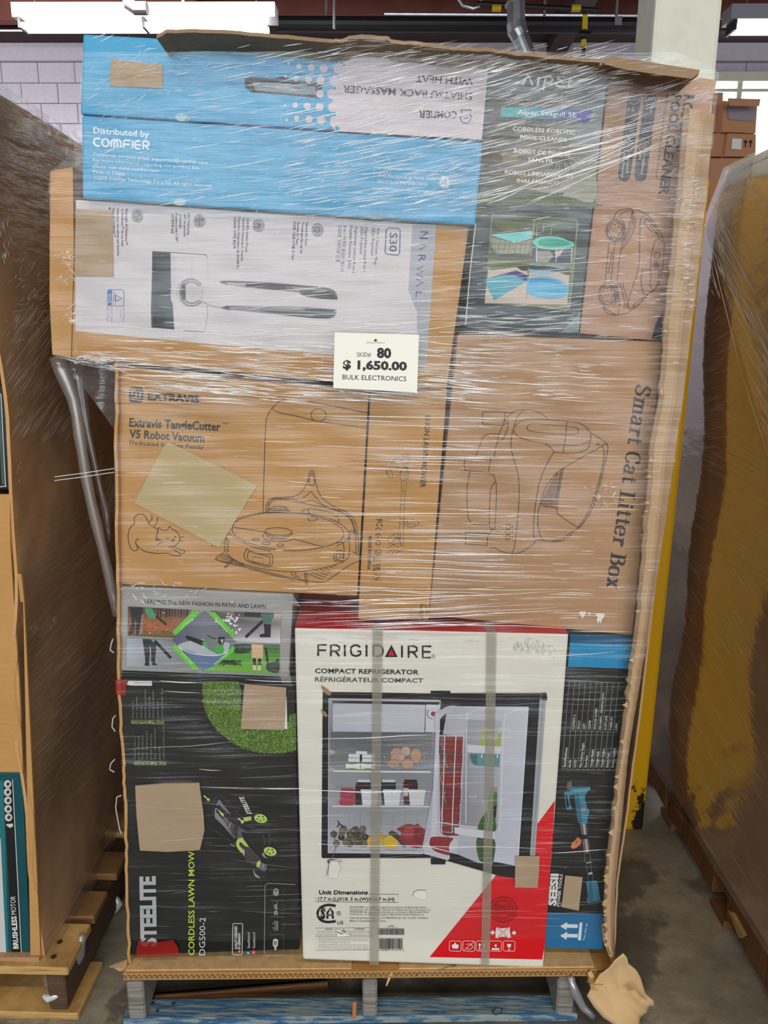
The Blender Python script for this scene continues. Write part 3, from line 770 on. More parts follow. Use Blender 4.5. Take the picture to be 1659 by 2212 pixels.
# rounded maker's logo, drawn stroke by stroke
mp = A.map((85,213), (537,244), (85,138), 100, 100)
def strk(mp, L, w, col, sm=True): A.line([mp(*p) for p in L], w, col, False, sm)
w = 15
strk(mp, [(12,88),(6,90),(1,72),(1,30),(6,10),(12,12)], w, WB)
A.line([mp(*p) for p in [(21,90),(16,75),(15.5,50),(16,25),(21,10),(26,25),(27,50),(26,75)]], w, WB, True)
strk(mp, [(31.5,8),(31.5,60),(34.5,88),(39.5,88),(42.5,60),(42.5,8)], w, WB); strk(mp, [(37,8),(37,60),(41,88),(46.5,88),(48.5,60),(48.5,8)], w, WB)
strk(mp, [(54,8),(54,70),(57,90),(66,90)], w, WB); strk(mp, [(54,48),(65,48)], w, WB)
strk(mp, [(70,8),(70,94)], w, WB, False)
strk(mp, [(84,92),(78,90),(74.5,72),(74.5,30),(78,10),(84,10)], w, WB); strk(mp, [(76,50),(85,50)], w, WB)
strk(mp, [(89.5,8),(89.5,90),(97,90),(99.5,72),(98,52),(90,48)], w, WB); strk(mp, [(93.5,42),(99,8)], w, WB)
A.text('Consumer services email: supportus@comfier.com', (80,288), (1012,358), (80,262), WB)
A.text('For more information regarding our product line', (80,335), (945,400), (80,309), WB)
A.text('please visit www.comfier.com', (80,386), (615,424), (80,360), WB)
A.text('Made in China', (80,430), (340,448), (80,404), WB)
A.text('©2025 Comfier Technology Co.,LTD. All rights reserved.', (84,479), (1052,545), (84,452), WB)
A.fr(700, 320, 360)
A.line([(495,192),(1318,245),(1300,450),(483,398)], 8, (190,210,235), True, False)
A.text('THIS PACKAGE IS MADE FROM', (538,288), (1125,325), (538,260), WB); A.text('RECYCLED PAPERBOARD', (533,346), (1028,377), (533,314), WB)
A.ell(1200, 342, 56, 60, WB, ring=5).ell(1200, 342, 46, 50, WB)
for k in range(3): A.line([(1200,342), (1200+40*math.cos(k*2.09+.6), 342+42*math.sin(k*2.09+.6))], 9, (64,156,204)); A.ell(1200+24*math.cos(k*2.09+1.3), 342+24*math.sin(k*2.09+1.3), 8, 8, (64,156,204))
A.build('printed_lettering', t)
for e in ((392,253,13,9,(150,190,206)),(389,436,13,8,(150,190,206)),(812,468,20,6,(120,150,165))): Art(pl).ell(*e).build('thumb_notch', t)

# ---- vacuum mop carton
t, pl = carton('white_sleeved_carton', [(163,430),(1014,489),(964,848),(154,772)], 1.366, .5, KRAFT_WARM,
  'kraft carton with a white sleeve picturing an upright vacuum mop, left of the stack')
A = Art(pl)
A.poly([(164,432),(942,487),(919,790),(720,766),(440,742),(163,715)], (203,197,197))
A.poly([(891,484),(882,628),(900,672),(903,789),(921,791),(942,488)], (160,162,168))
A.build('white_sleeve', t, ink_mat('sleeve_print', .35))
A = Art(pl, .0007).fr(440, 440, 520); DV = (70,58,120); TX = (66,64,78)
A.text('N', (1493,190), (1490,242), (1548,192), DV); 
for L in ([(1480,315),(1540,292),(1484,270)][::-1], ): pass
A.line([(1484,318),(1536,292),(1488,270)], 7, DV, sm=False)
A.text('R', (1482,352), (1478,400), (1530,354), DV)
A.line([(1520,428),(1468,450),(1512,468),(1464,486),(1515,508)], 7, DV, sm=False)
A.line([(1464,568),(1512,544),(1466,520)], 7, DV, sm=False)
A.text('L', (1463,602), (1461,645), (1505,604), DV)
A.text('S30', (1283,200), (1279,330), (1334,200), (76,74,110), .01)
A.line([(1275,165),(1345,172),(1354,185),(1350,335),(1342,355),(1262,348),(1250,338),(1258,180)], 7, (80,76,112), True, False)
for s_, a, b in (('4-in-1 Vacuum Mop',(1195,165),(1174,420)),('2025 Premium',(1160,163),(1152,357)),('Aspiradora-mopa 4 en 1',(1113,160),(1098,470)),('2025 Premium',(1082,158),(1074,350)),
  ('Aspirateur Laveur 4-en-1',(1043,156),(1024,475)),('Modèle Premium 2025',(1007,152),(993,447)),('4-in-1 아쿠아 물걸레 청소기',(965,150),(941,466)),('2025년 프리미엄 신품',(931,148),(913,402))):
    A.text(s_, a, b, (a[0]+21, a[1]+1), TX)
for s_, a, b in (('Narwal-Air Tech',(705,130),(697,286)),('Tecnología Narwal Air',(677,128),(664,347)),('Narwal-Air Tech',(646,126),(636,282)),('차르텐 가볍운 나르왈 Ai Tech',(618,122),(607,386)),
  ('20,000Pa Suction Power',(298,96),(288,338)),('20,000 Pa Potencia de Succión',(268,95),(257,396)),('Puissance d\'aspiration de 20,000 Pa',(239,93),(227,446)),('20,000Pa 강력한 흡입력',(209,92),(204,307))):
    A.text(s_, a, b, (a[0]+16, a[1]+1), TX, .012)
for x, y in ((785,180),(378,150)):
    A.ell(x, y, 42, 46, (150,148,154))
    A.ell(x-2, y, 16, 18, (74,72,80), ring=5); A.line([(x-28,y-22),(x-28,y+24)], 5, (74,72,80))
A.ell(383, 150, 10, 10, (74,72,80))
A.fr(150, 430, 470)
for s_, a, b in (('180° Flat-Lying',(903,110),(900,272)),('180° en posición',(874,112),(872,287)),('horizontal',(842,112),(840,220)),('Position à plat à 180°',(808,107),(812,328)),('180°완전히 눕힘',(780,115),(777,262)),
  ('Blue-Light AI DirtSense™',(430,76),(427,348)),('AI DirtSense™ de Luz Azul',(397,73),(399,356)),('Détection des saletés par lumière',(363,70),(366,432)),('bleue IA DirtSense™',(331,68),(338,290))):
    A.text(s_, a, b, (a[0]+17, a[1]), TX, .012)
A.poly([(301,64),(318,64),(318,80),(301,80)], (60,58,66))
for x, y in ((993,165),(518,128)):
    A.ell(x, y, 45, 50, (152,150,156)); A.line([(x+2,y-36),(x+2,y+38)], 5, (74,72,80)); A.ell(x-18, y, 8, 14, (74,72,80), ring=4); A.ell(x+20, y-5, 9, 12, (90,88,96))
# certification badge
A.line([(303,690),(405,690),(418,702),(414,925),(402,938),(296,932),(288,920),(293,700)], 4, (170,172,184), True, False)
A.poly([(297,692),(325,692),(320,815),(296,812)], (70,120,178))
A.line([(303,690),(405,690),(418,702),(416,805),(405,816),(300,812),(293,700)], 5, (120,140,175), True, False)
A.line([(355,730),(400,757),(352,782)], 7, (60,100,170), True, False).line([(352,782),(352,730)], 5, (60,100,170))
A.text('SERVICE', (302,722), (300,785), (318,722), (220,226,235)); A.text('TÜVRheinland', (334,705), (332,802), (345,705), (110,130,165))
A.text('Certified', (390,838), (388,900), (398,838), (150,140,170)); A.text('Low Noise', (305,832), (303,905), (312,832), (130,130,150)); A.line([(325,820),(322,930)], 3, (170,172,184))
A.build('printed_lettering', t)
A = Art(pl, .0006).fr(150, 430, 470)
# floor head
A.grad([(632,398),(772,405),(775,600),(630,590)], [[(36,40,42),(52,58,60)],[(44,50,52),(66,74,76)],[(58,68,70),(84,94,96)]])
A.grad([(630,590),(775,600),(800,995),(626,978)], [[(58,68,70),(84,94,96)],[(60,72,74),(80,92,94)],[(40,48,52),(62,70,72)]])
A.poly([(630,590),(622,840),(626,978),(640,985),(640,590)], (70,78,80)).poly([(772,700),(774,768),(800,822),(794,760)], (203,197,197))
A.poly([(772,404),(775,700),(773,765),(800,822),(800,760),(806,404)], (200,194,194))
A.line([(770,407),(1045,425)], 5, (70,72,74)).line([(1045,425),(1050,450)], 4, (110,112,112)).line([(932,442),(1047,448),(1058,640)], 2.5, (190,184,184), sm=False).line([(932,442),(930,610)], 2.5, (196,190,190))
A.line([(870,1003),(1030,1014)], 5, (90,90,94)).line([(1030,1014),(1050,900),(1048,800)], 3, (150,146,148)).line([(920,815),(922,1000)], 2.5, (200,196,196))
A.ell(918, 712, 98, 104, (150,148,150), ring=3)
A.line([(1000,658),(960,628),(915,622),(870,650),(852,712),(868,772),(915,802),(960,800),(1000,778)], 30, (128,130,132)).line([(1000,658),(960,628),(915,622),(870,650),(852,712),(868,772),(915,802),(960,800),(1000,778)], 12, (176,176,180))
A.poly([(862,650),(885,655),(888,765),(862,775),(848,712)], (100,102,104)).poly([(888,658),(1015,664),(1018,772),(888,766)], (200,195,195))
A.ell(918, 712, 98, 104, (170,168,170), ring=3, a0=-60, a1=60)
A.line([(1000,778),(1090,815),(1230,850)], 4, (140,138,140)).line([(1015,664),(1100,690)], 2, (200,196,198))
A.fr(440, 440, 520)
A.poly([(115,545),(150,535),(400,545),(700,567),(850,584),(900,606),(918,640),(921,662),(800,655),(700,640),(655,612),(440,590),(290,576),(170,560)], (112,112,114))
A.poly([(150,541),(290,545),(290,572),(175,560)], (172,170,172)).poly([(290,548),(570,566),(560,592),(290,574)], (92,88,96)).poly([(600,572),(850,592),(838,612),(650,604)], (140,140,142))
A.poly([(655,614),(670,595),(850,602),(900,620),(921,660),(800,655),(705,642)], (72,72,74)).line([(115,545),(150,535),(400,545),(700,567),(850,584),(905,610),(921,660)], 5, (62,62,64))
A.poly([(115,718),(160,701),(500,708),(700,714),(917,730),(912,765),(895,786),(860,792),(760,790),(560,770),(300,742),(150,728)], (128,128,130))
A.poly([(130,716),(170,706),(190,732),(150,728)], (70,70,72)).poly([(380,735),(700,748),(905,766),(860,792),(760,790),(560,770)], (66,66,68)).poly([(690,715),(905,730),(890,748),(700,738)], (84,84,86))
A.build('printed_picture', t)
patch(pl, [(164,451),(243,455),(246,598),(164,596)], .0012, .0012, KRAFT_PATCH, t)

# ---- pool robot carton in colour
t, pl = carton('green_grey_carton', [(1058,124),(1317,134),(1250,719),(1004,705)], 1.350, .45, TEAL_CARD,
  'dark green-grey pool robot carton with four small pool photographs')
A = Art(pl)
A.grad([(1059,126),(1315,136),(1280,440),(1030,432)], [[(98,104,102),(112,122,120),(120,144,150)],[(88,92,86),(104,110,108),(116,136,140)],[(66,66,56),(104,104,94),(122,134,134)],[(62,62,50),(120,116,100),(136,142,134)],[(56,60,50),(130,130,112),(158,156,136)]])
A.grad([(1030,432),(1280,440),(1249,717),(1005,704)], [[(52,58,52),(58,64,58),(64,72,70)],[(50,60,58),(62,70,68),(72,82,82)],[(48,60,62),(56,66,68),(62,72,74)],[(44,56,60),(48,60,64),(50,60,62)]])
A.fr(1000, 120, 330)
A.poly([(330,1500),(600,1430),(850,1480),(1100,1530),(1430,1600),(1420,1640),(160,1600),(180,1500)], (78,90,56), True)
A.poly([(660,1440),(860,1470),(1120,1520),(1420,1590),(1440,1300),(1330,1240),(1100,1330),(1040,1430),(900,1450)], (150,150,126), True)
random.seed(2)
for x, y, n, r in ((1080,1120,22,170),(600,430,14,130),(1050,1500,10,60),(300,1180,10,110)):
    for k in range(n):
        a = math.radians(random.uniform(-30, 200)); L = r*random.uniform(.5, 1)
        ex, ey = x+L*math.cos(a), y+L*math.sin(a)*.8+abs(math.cos(a))*r*.35
        A.line([(x, y), ((x+ex)/2, (y+ey)/2-r*.16), (ex, ey)], 9, random.choice(((58,60,52),(70,70,58),(50,50,48))))
A.poly([(420,1060),(600,1080),(590,1200),(430,1180)], (128,118,92)).poly([(620,1210),(720,1220),(710,1440),(600,1420)], (120,112,84))
A.grad([(417,560),(1400,600),(1372,722),(410,668)], [[(62,176,172),(64,166,176),(72,108,168),(92,84,172)],[(54,160,160),(58,152,166),(66,98,158),(78,74,158)]])
CW = (236,232,220)
A.text('Aiper Seagull SE', (590,640), (1230,672), (592,592), CW, .01)
A.text('CORDLESS ROBOTIC', (538,816), (1216,862), (542,772), CW, .01); A.text('POOL CLEANER', (620,905), (1130,940), (622,864), CW, .01)
A.text('ROBOT DE PISCINE', (553,1058), (1165,1100), (556,1014), CW, .01); A.text('SANS FIL', (705,1150), (985,1170), (708,1108), CW, .01)
A.text('ROBOT LIMPIAFONDOS', (452,1285), (1192,1335), (455,1242), CW, .01); A.text('INALÁMBRICO', (585,1378), (1040,1406), (588,1340), CW, .01)
A.line([(645,325),(705,215),(755,325)], 24, CW, sm=False).line([(825,232),(808,332)], 24, CW)
A.line([(868,380),(896,240),(950,236),(974,262),(950,300),(895,306)], 22, CW, sm=False).line([(1112,238),(1060,226),(1025,252),(1080,284),(1020,300),(1022,335),(1110,342)], 22, CW)
A.line([(1142,350),(1160,270),(1188,236),(1236,240)], 24, CW).ell(1258, 248, 9, 9, CW)
A.build('printed_lettering', t)
A = Art(pl, .0022).fr(1000, 430, 270)
A.line([(390,215),(1490,275),(1518,310),(1410,1450),(1370,1475),(830,1405),(290,1385)], 22, (128,138,104), True, False)
A.poly([(370,240),(1500,290),(1395,1470),(290,1385)], (116,126,92))
def quad(c): A.poly(c, (60,64,44))
A.grad([(388,252),(925,276),(905,545),(372,500)], [[(76,78,66),(60,70,40),(96,100,74)],[(66,68,52),(96,108,54),(84,90,60)],[(54,56,46),(76,82,52),(70,74,54)]])
A.poly([(372,500),(905,545),(880,832),(345,792)], (96,100,82)).poly([(378,520),(690,585),(905,540),(890,700),(740,800),(500,780),(375,640)], (150,150,132)).poly([(345,730),(880,740),(880,832),(345,792)], (74,78,52), True)
A.poly([(374,478),(912,430),(910,520),(690,580)], (110,200,198)).line([(374,478),(912,430),(910,520),(690,580)], 7, (160,220,214), True, False)
for i, x in enumerate((392,425,470,545,610,690,760,820,870)): A.line([(x+20,505+i*8),(x-10,690+i*10)], 5, (92,90,84))
A.grad([(962,290),(1490,308),(1480,560),(930,540)], [[(90,96,96),(120,140,140),(76,82,72)],[(58,60,40),(70,74,50),(60,64,50)],[(44,46,34),(56,60,40),(50,54,44)]])
A.line([(970,520),(985,312),(1180,350),(1160,470)], 9, (150,156,84), sm=False).line([(1065,340),(1060,440)], 12, (140,148,80))
A.poly([(930,560),(1460,600),(1425,862),(905,830)], (66,70,86)).poly([(960,690),(1150,690),(1200,760),(1120,845),(960,830)], (146,148,136)).poly([(1215,700),(1330,675),(1290,740),(1225,790)], (190,186,172))
A.poly([(920,575),(1000,512),(1130,500),(1280,512),(1455,585),(1452,635),(1220,668),(1000,642)], (112,200,180), True).poly([(1010,545),(1200,520),(1420,590),(1220,645),(1020,620)], (60,164,140), True).line([(920,640),(1220,670),(1452,650)], 6, (216,222,214))
for x in (975, 1240, 1440): A.line([(x,650),(x-10 if x>1200 else x,840)], 9, (200,204,204))
A.poly([(345,850),(858,862),(830,1392),(287,1382)], (196,182,166)).poly([(345,850),(858,862),(850,920),(700,905),(430,940),(345,935)], (84,98,48), True).poly([(700,895),(858,900),(850,960),(770,950)], (70,54,48))
A.grad([(312,1060),(705,948),(848,1090),(412,1345)], [[(70,150,190),(70,70,130)],[(60,160,180),(60,140,180)],[(56,150,164),(56,140,160)]])
A.poly([(312,1056),(705,946),(850,1015),(842,1090),(650,1005),(560,1000)], (72,62,122)).poly([(310,1065),(560,1005),(840,1092),(410,1345),(308,1150)], (64,160,178))
A.poly([(885,860),(1413,902),(1378,1400),(830,1395)], (196,180,162)).poly([(888,862),(1413,902),(1408,990),(880,940)], (120,164,180)).poly([(900,880),(1100,890),(1300,920),(1408,910),(1400,1010),(1200,960),(900,935)], (44,60,50), True)
A.poly([(882,945),(1190,962),(1240,990),(1090,998),(878,985)], (108,178,210)).poly([(866,1062),(1050,1030),(1250,1062),(1386,1150),(1378,1280),(1200,1322),(1000,1308),(850,1242)], (88,178,212), True).poly([(880,1070),(1050,1045),(1220,1075),(1330,1140),(1100,1110),(900,1120)], (60,150,200), True)
A.poly([(1555,1500),(1530,1762),(1308,1752)], (112,138,138))
A.line([(166,330),(100,900),(40,1560),(30,1668)], 12, (206,202,190))
A.build('printed_picture', t)

# ---- pool cleaner kraft carton
t, pl = carton('kraft_pool_cleaner_carton', [(1319,134),(1550,172),(1431,738),(1252,720)], 1.358, .45, board('kraft_board_rose', (176,138,110), var=.09, warp=1),
  'kraft carton printed with a wheeled pool cleaner drawing, upper right of the stack')
A = Art(pl).fr(1300, 160, 230); IK = (52,46,50)
A.text('ROBOTIC', (1285,312), (1160,1200), (1434,326), IK, .035)
A.text('POOL CLEANER', (1100,308), (890,1878), (1240,326), IK, .035)
A.text('Make the pool clean and life better', (1002,300), (830,1610), (1040,304), (80,64,60), .01)
for a, b, r in (((504,385),(350,1572),98),((758,388),(600,1578),98)):
    A.line([a, b], r*2, IK); A.ell(a[0], a[1], r, r, IK); A.ell(b[0], b[1], r, r, IK)
    A.ell(a[0]-4, a[1]+10, 78, 82, (190,180,170), ring=9)
for x, y in ((408,1115),(660,1128)): A.ell(x, y, 84, 92, (190,180,170), ring=7)
A.line([(320,985),(505,995)], 5, (150,130,116)).line([(575,985),(768,995)], 5, (150,130,116))
GW = (196,186,176)
A.text('One-button', (402,1235), (376,1535), (436,1237), GW, .01); A.text('Start Operation', (340,1230), (298,1622), (374,1233), GW, .01)
A.text('Long Battery', (652,1240), (602,1565), (688,1243), GW, .01); A.text('Life', (584,1240), (576,1332), (620,1243), GW, .01)
A.text('Hyb', (752,525), (744,610), (790,527), GW, .01); A.text('C', (680,525), (676,560), (716,527), GW, .01); A.text('Ul', (470,520), (466,580), (505,522), GW, .01); A.text('Fi', (400,530), (396,580), (436,532), GW, .01)
A.line([(600,1090),(600,1160),(700,1165),(706,1090)], 9, (150,130,116), True, False)
for k in range(4): A.line([(625+k*22,1095),(623+k*22,1158)], 9, (150,130,116))
A.line([(370,1080),(340,1110),(370,1150),(400,1160),(420,1120),(390,1100)], 7, (150,130,116)).ell(435, 1100, 30, 34, (130,110,98), ring=7)
for x, y in ((500,400),(752,402)):
    A.line([(x-35,y-25),(x+30,y-30),(x+35,y+30),(x-30,y+35)], 8, (150,140,132), True).line([(x-20,y+15),(x,y-15),(x+20,y+10)], 7, (150,140,132))
A.fr(1200, 100, 459); LN = (70,46,32); w = 4.4
for cx, cy in ((463,1440),(403,1938)):
    A.ell(cx, cy, 70, 88, LN, ring=w); A.ell(cx, cy, 60, 78, LN, ring=w)
    A.line([(cx+(44+9*math.cos(6*a))*math.cos(a), cy+(58+11*math.cos(6*a))*math.sin(a)) for a in [k*math.pi/18 for k in range(36)]], 4.5, LN, True)
    A.ell(cx, cy, 15, 20, (150,112,80), ring=w)
    A.line([(cx+40,cy-95),(cx+70,cy-60),(cx+80,cy),(cx+72,cy+60),(cx+40,cy+92)], w, LN)
    for k in range(6): A.ell(cx+66+8*math.sin(k), cy-52+k*22, 6, 8, LN, ring=3)
A.lines([[(417,1535),(385,1850)],[(462,1540),(430,1850)],[(415,1608),(455,1610)],[(398,1762),(436,1764)],[(440,1610),(412,1762)]], w, LN)
A.lines([[(450,1350),(480,1292),(540,1272),(600,1270),(700,1305),(775,1385),(828,1478),(845,1535),(838,1700),(825,1780),(790,1880),(720,1932),(650,2010),(560,2080),(480,2098),(400,2080),(368,2020)],
 [(498,1330),(520,1300),(600,1275)],[(600,1275),(575,1400),(540,1500),(510,1585),(495,1680),(480,1830),(490,1930),(500,2030),(482,2096)],
 [(605,1275),(618,1350),(612,1420),(570,1520),(515,1582)],[(600,1290),(600,1380),(575,1450),(540,1540)],
 [(655,1650),(658,1420),(665,1345),(690,1328),(740,1370),(785,1420),(800,1480),(828,1500)],[(655,1650),(640,1760),(600,1880),(575,1960),(568,2040),(600,2045)],
 [(692,1355),(740,1370),(790,1435),(788,1462),(750,1445),(700,1390),(692,1355)],[(740,1370),(745,1400),(788,1462)],
 [(840,1530),(810,1506),(780,1515),(762,1560),(745,1650),(742,1742)],[(675,1742),(742,1747),(735,1850),(750,1890),(778,1885),(800,1820),(806,1745)],
 [(675,1742),(665,1830),(680,1910),(700,1938),(750,1915),(790,1880)],[(775,1612),(812,1612),(806,1648),(772,1648),(775,1612)],
 [(720,1940),(650,1985),(602,2030),(640,2022),(690,1980),(720,1940)],[(500,1850),(530,1950),(545,2040)],[(520,1850),(550,1950),(565,2030)],[(370,2030),(440,2080),(470,2096)]], w, LN)
A.ell(783, 1703, 16, 32, LN, ring=6).ell(783, 1703, 5, 16, LN)
A.fr(1360, 200, 299, 945); A.poly([(225,1512),(196,1535),(172,1590),(158,1640),(150,1680),(212,1692)], (24,28,36))
A.build('printed_lettering', t)

# ---- robot vacuum kraft carton
t, pl = carton('kraft_robot_vacuum_carton', [(248,792),(797,846),(772,1288),(250,1262)], 1.350, .5, KRAFT_WARM,
  'kraft carton printed with a robot vacuum and a stretching cat, with a pale square patch')
A = Art(pl).fr(200, 760, 630); D = (50,52,50)
A.poly([(222,200),(278,200),(290,214),(288,276),(276,290),(220,288),(206,276),(207,212)], D)
A.line([(226,240),(226,222),(248,222),(248,262),(270,262),(270,225)], 8, (196,150,92), sm=False).line([(226,262),(240,262)], 8, (196,150,92)).line([(258,222),(262,222)], 8, (196,150,92))
A.text('EXTRAVIS', (314,272), (607,290), (314,232), D, .04)
A.text('Extravis TangleCutter', (208,424), (728,450), (210,377), D, .03); A.text('™', (736,420), (770,422), (737,402), D)
A.text('V5 Robot Vacuum', (208,488), (636,513), (210,443), D, .03); A.text('Dedicated for Pets Family', (210,526), (633,553), (211,505), D, .01)
LN = (50,34,30); w = 4.2
A.lines([[(240,978),(238,945),(262,924),(295,930),(312,958),(325,985),(350,990),(368,965),(370,940)],[(238,975),(212,1005),(202,1050),(212,1105),(228,1128),(250,1130),(256,1115),(245,1085),(250,1070),(266,1062)],
 [(245,1085),(262,1112),(300,1135),(360,1146),(430,1146),(455,1157),(490,1160),(500,1150),(480,1135),(445,1112)],[(458,1106),(500,1124),(522,1130),(524,1142),(500,1146),(472,1132)],
 [(372,1010),(379,1000),(398,1014),(430,1008),(436,994),(456,1010),(478,1022),(495,1050),(492,1078),(470,1102),(430,1110)],[(376,1005),(366,1040),(362,1060),(378,1062)],[(345,990),(360,1005),(374,1018)],[(335,925),(338,950),(318,975)]], w, LN)
A.lines([[(356,1070),(392,1070)],[(368,1096),(402,1080)],[(492,1056),(518,1052)],[(492,1070),(515,1078)],[(418,1060),(440,1061)],[(444,1072),(455,1078),(462,1070),(470,1076)],[(380,1062),(365,1064)]], w, LN).ell(470,1053,5,5,LN).ell(458,1066,6,4,LN)
A.lines([[(970,915),(975,700),(984,450),(990,380),(1018,325),(1060,285),(1110,268),(1180,274),(1350,305),(1565,347)],[(1018,322),(1060,345),(1160,365),(1250,388),(1350,405),(1572,435)]], w, LN).ell(1285,360,43,36,LN,ring=w)
A.build('printed_lettering', t)
A = Art(pl, .0009).fr(450, 980, 350); w = 6.2
A.line([(245,770),(270,705),(340,665),(420,640),(600,608),(800,603),(1000,618),(1180,662),(1310,722),(1380,790),(1375,860),(1290,920),(1150,962),(950,990),(750,988),(560,955),(400,905),(290,845),(250,800)], w, LN, True)
A.lines([[(203,738),(250,685),(400,632),(600,600),(850,598),(1050,615),(1230,660),(1370,730),(1440,815),(1415,890),(1310,945)],[(212,812),(180,860),(167,950),(185,1010),(260,1080),(400,1140),(600,1185),(850,1207),(1050,1192),(1250,1150),(1390,1095),(1442,1035),(1445,850)],
 [(212,815),(320,890),(480,958),(640,995)],[(168,1000),(85,1060),(95,1088),(300,1130),(600,1210),(900,1282),(1130,1312),(1200,1305),(1300,1240),(1430,1150),(1550,1090),(1556,1050),(1470,1000)],
 [(85,1062),(130,1100),(380,1165),(650,1240),(880,1288)],[(120,1040),(250,1085),(370,1135)],[(105,1060),(240,1100),(360,1140)],[(140,1020),(250,1075)],
 [(395,968),(440,1000),(600,1028),(640,1022),(662,1070),(650,1140),(600,1155),(450,1120),(380,1080),(368,1030),(395,968)],[(410,1003),(600,1047),(632,1070),(625,1132),(590,1136),(430,1095),(402,1060),(410,1003)],
 [(250,750),(420,775),(580,802)],[(870,868),(1010,908),(1150,945),(1200,950)],[(560,600),(566,420),(570,200),(578,0)],
 [(880,437),(950,395),(1005,310),(1035,195),(1060,174),(1085,195),(1108,320),(1150,430),(1225,500),(1330,560),(1430,605),(1495,680),(1530,790),(1538,1020)],
 [(586,598),(596,520),(640,462),(700,448),(790,445),(880,437)],[(600,598),(612,520),(655,470),(720,458),(850,462),(960,490),(1060,475),(1110,500),(1220,545),(1330,580),(1430,630),(1490,720),(1510,850),(1512,1020)],
 [(615,585),(630,515),(680,475),(780,470),(960,505),(1120,535),(1260,562),(1400,620),(1470,700),(1500,820)],
 [(960,447),(1005,428),(1048,390),(1095,440),(1150,500),(1210,545)],[(610,592),(640,552),(690,540),(790,545),(812,570),(832,582),(830,598)],[(640,560),(800,565)],[(625,578),(820,582)],
 [(1038,610),(1040,560),(1280,605)],[(960,602),(975,572),(1020,575),(1028,612)],[(1020,650),(1030,665),(1018,680),(1080,680),(1125,668),(1100,650),(1040,640)],[(1285,640),(1330,650),(1332,700),(1290,680)],
 [(1290,1010),(1360,990),(1375,1080),(1300,1095),(1285,1050),(1290,1010)],[(1310,1025),(1345,1015),(1352,1070),(1312,1078),(1310,1025)],[(1310,915),(1375,905),(1390,1000),(1385,1100)],
 [(165,1160),(250,1075)],[(180,1165),(262,1085)],[(160,1162),(182,1168)],[(985,1215),(998,1335)],[(1002,1215),(1018,1338)],[(998,1335),(1018,1338)],[(845,1210),(870,1250),(930,1292)],[(880,1212),(910,1255),(975,1300)]], w, LN)
A.line([(1060,196),(1040,240),(1028,295),(1048,318),(1080,320),(1090,295),(1076,230)], w+1, LN, True)
for i in range(9): A.line([(1000+i*48,1220-i*13),(1180+i*22,1290-i*24)], 5, LN)
for i in range(6): A.line([(1440+i*14,775),(1450+i*14,830)], 4, LN)
for i in range(3): A.line([(185+i*2,862+i*48),(200,900+i*45),(212,905+i*45),(200,870+i*48)], 4, LN)
A.line([(455,1050),(565,1070),(565,1130),(450,1110)], 4, LN, True, False)
A.ell(720, 795, 136, 40, LN, 3, ring=w); A.ell(720, 808, 140, 42, LN, 3, ring=w, a0=-10, a1=190); A.line([(570,820),(558,845),(600,880),(700,896),(820,890),(870,870)], w, LN).line([(650,868),(655,888)], w, LN).line([(590,835),(640,862),(740,868),(830,850)], w, LN)
for e in ((488,877,37,12),(590,912,47,13),(738,932,34,12)): A.ell(*e, LN, 3, ring=w)
for L in ([(180,545),(200,585)],[(205,590),(225,610)],[(240,640),(262,600),(280,620),(300,640)],[(262,660),(290,690)],[(30,905),(45,945)],[(60,905),(75,945)],[(85,910),(110,940)]): A.line(L, 7, LN)
A.build('printed_picture', t)
patch(pl, [(363,956),(366,955),(556,1048),(473,1182),(291,1086),(352,967)], .0016, .0008, board('pale_masking_paper', (186,166,120), flute=.5, var=.05), t, name='pale_patch')

# ---- slim trimmer carton
t, pl = carton('slim_kraft_carton', [(800,848),(966,846),(926,1340),(773,1338)], 1.344, .5, KRAFT_WARM,
  'slim upright kraft carton printed with a string trimmer drawing, in the middle of the stack')
A = Art(pl).fr(780, 800, 680); 
A.text('LI-ION LAWN MOWER', (340,238), (311,618), (367,240), (66,50,40), .02)
A.fr(780, 960, 180, 1244); w = 6; LN = (78,54,34)
A.lines([[(600,560),(600,685),(620,702),(658,702),(672,688),(680,560)],[(630,590),(632,700)],[(603,702),(580,1110)],[(655,702),(635,1110)],[(598,895),(648,897)],[(575,1115),(635,1120)],[(580,1110),(570,1280)],[(640,1110),(632,1280)],[(565,1275),(560,1500)],[(635,1275),(632,1540)],[(590,1300),(585,1490)],
 [(430,360),(455,290),(520,210),(600,155),(680,140),(728,165),(722,225),(680,300),(655,262),(600,270),(545,335),(500,370),(430,380),(385,375),(378,420),(400,480),(450,498),(510,492),(560,455),(585,500),(600,540),(690,520),(712,440),(715,385),(680,320)],
 [(600,270),(640,300),(690,350)],[(545,400),(620,310),(700,380)],[(570,440),(640,340),(700,400)],[(590,500),(600,400),(640,360),(660,520)],[(640,370),(690,400),(680,500)],[(430,380),(470,440),(470,490)],[(385,375),(400,430),(440,490)],
 [(470,300),(490,330),(520,340)],[(500,250),(520,300),(550,310)],[(560,200),(600,230),(640,210)],[(600,160),(640,190),(720,200)],[(640,150),(650,200)],[(690,150),(690,200)],
 [(635,1100),(700,1125),(780,1120),(850,1150),(862,1180),(820,1215),(740,1235),(690,1225),(640,1190)],[(690,1130),(690,1190),(780,1180),(820,1215)],[(600,1120),(650,1160),(620,1200),(580,1170)],
 [(385,1420),(430,1390),(510,1325),(560,1370),(520,1400),(430,1475),(385,1420)],[(480,1350),(540,1400)],[(440,1470),(560,1400),(600,1380)],[(460,1480),(560,1540),(600,1490)],[(560,1390),(600,1500)],[(390,1600),(460,1645),(560,1600),(640,1560)],[(400,1560),(460,1500),(540,1480)],[(420,1600),(480,1560)],[(450,1640),(520,1570),(560,1600)]], w, LN)
D2 = (70,54,42)
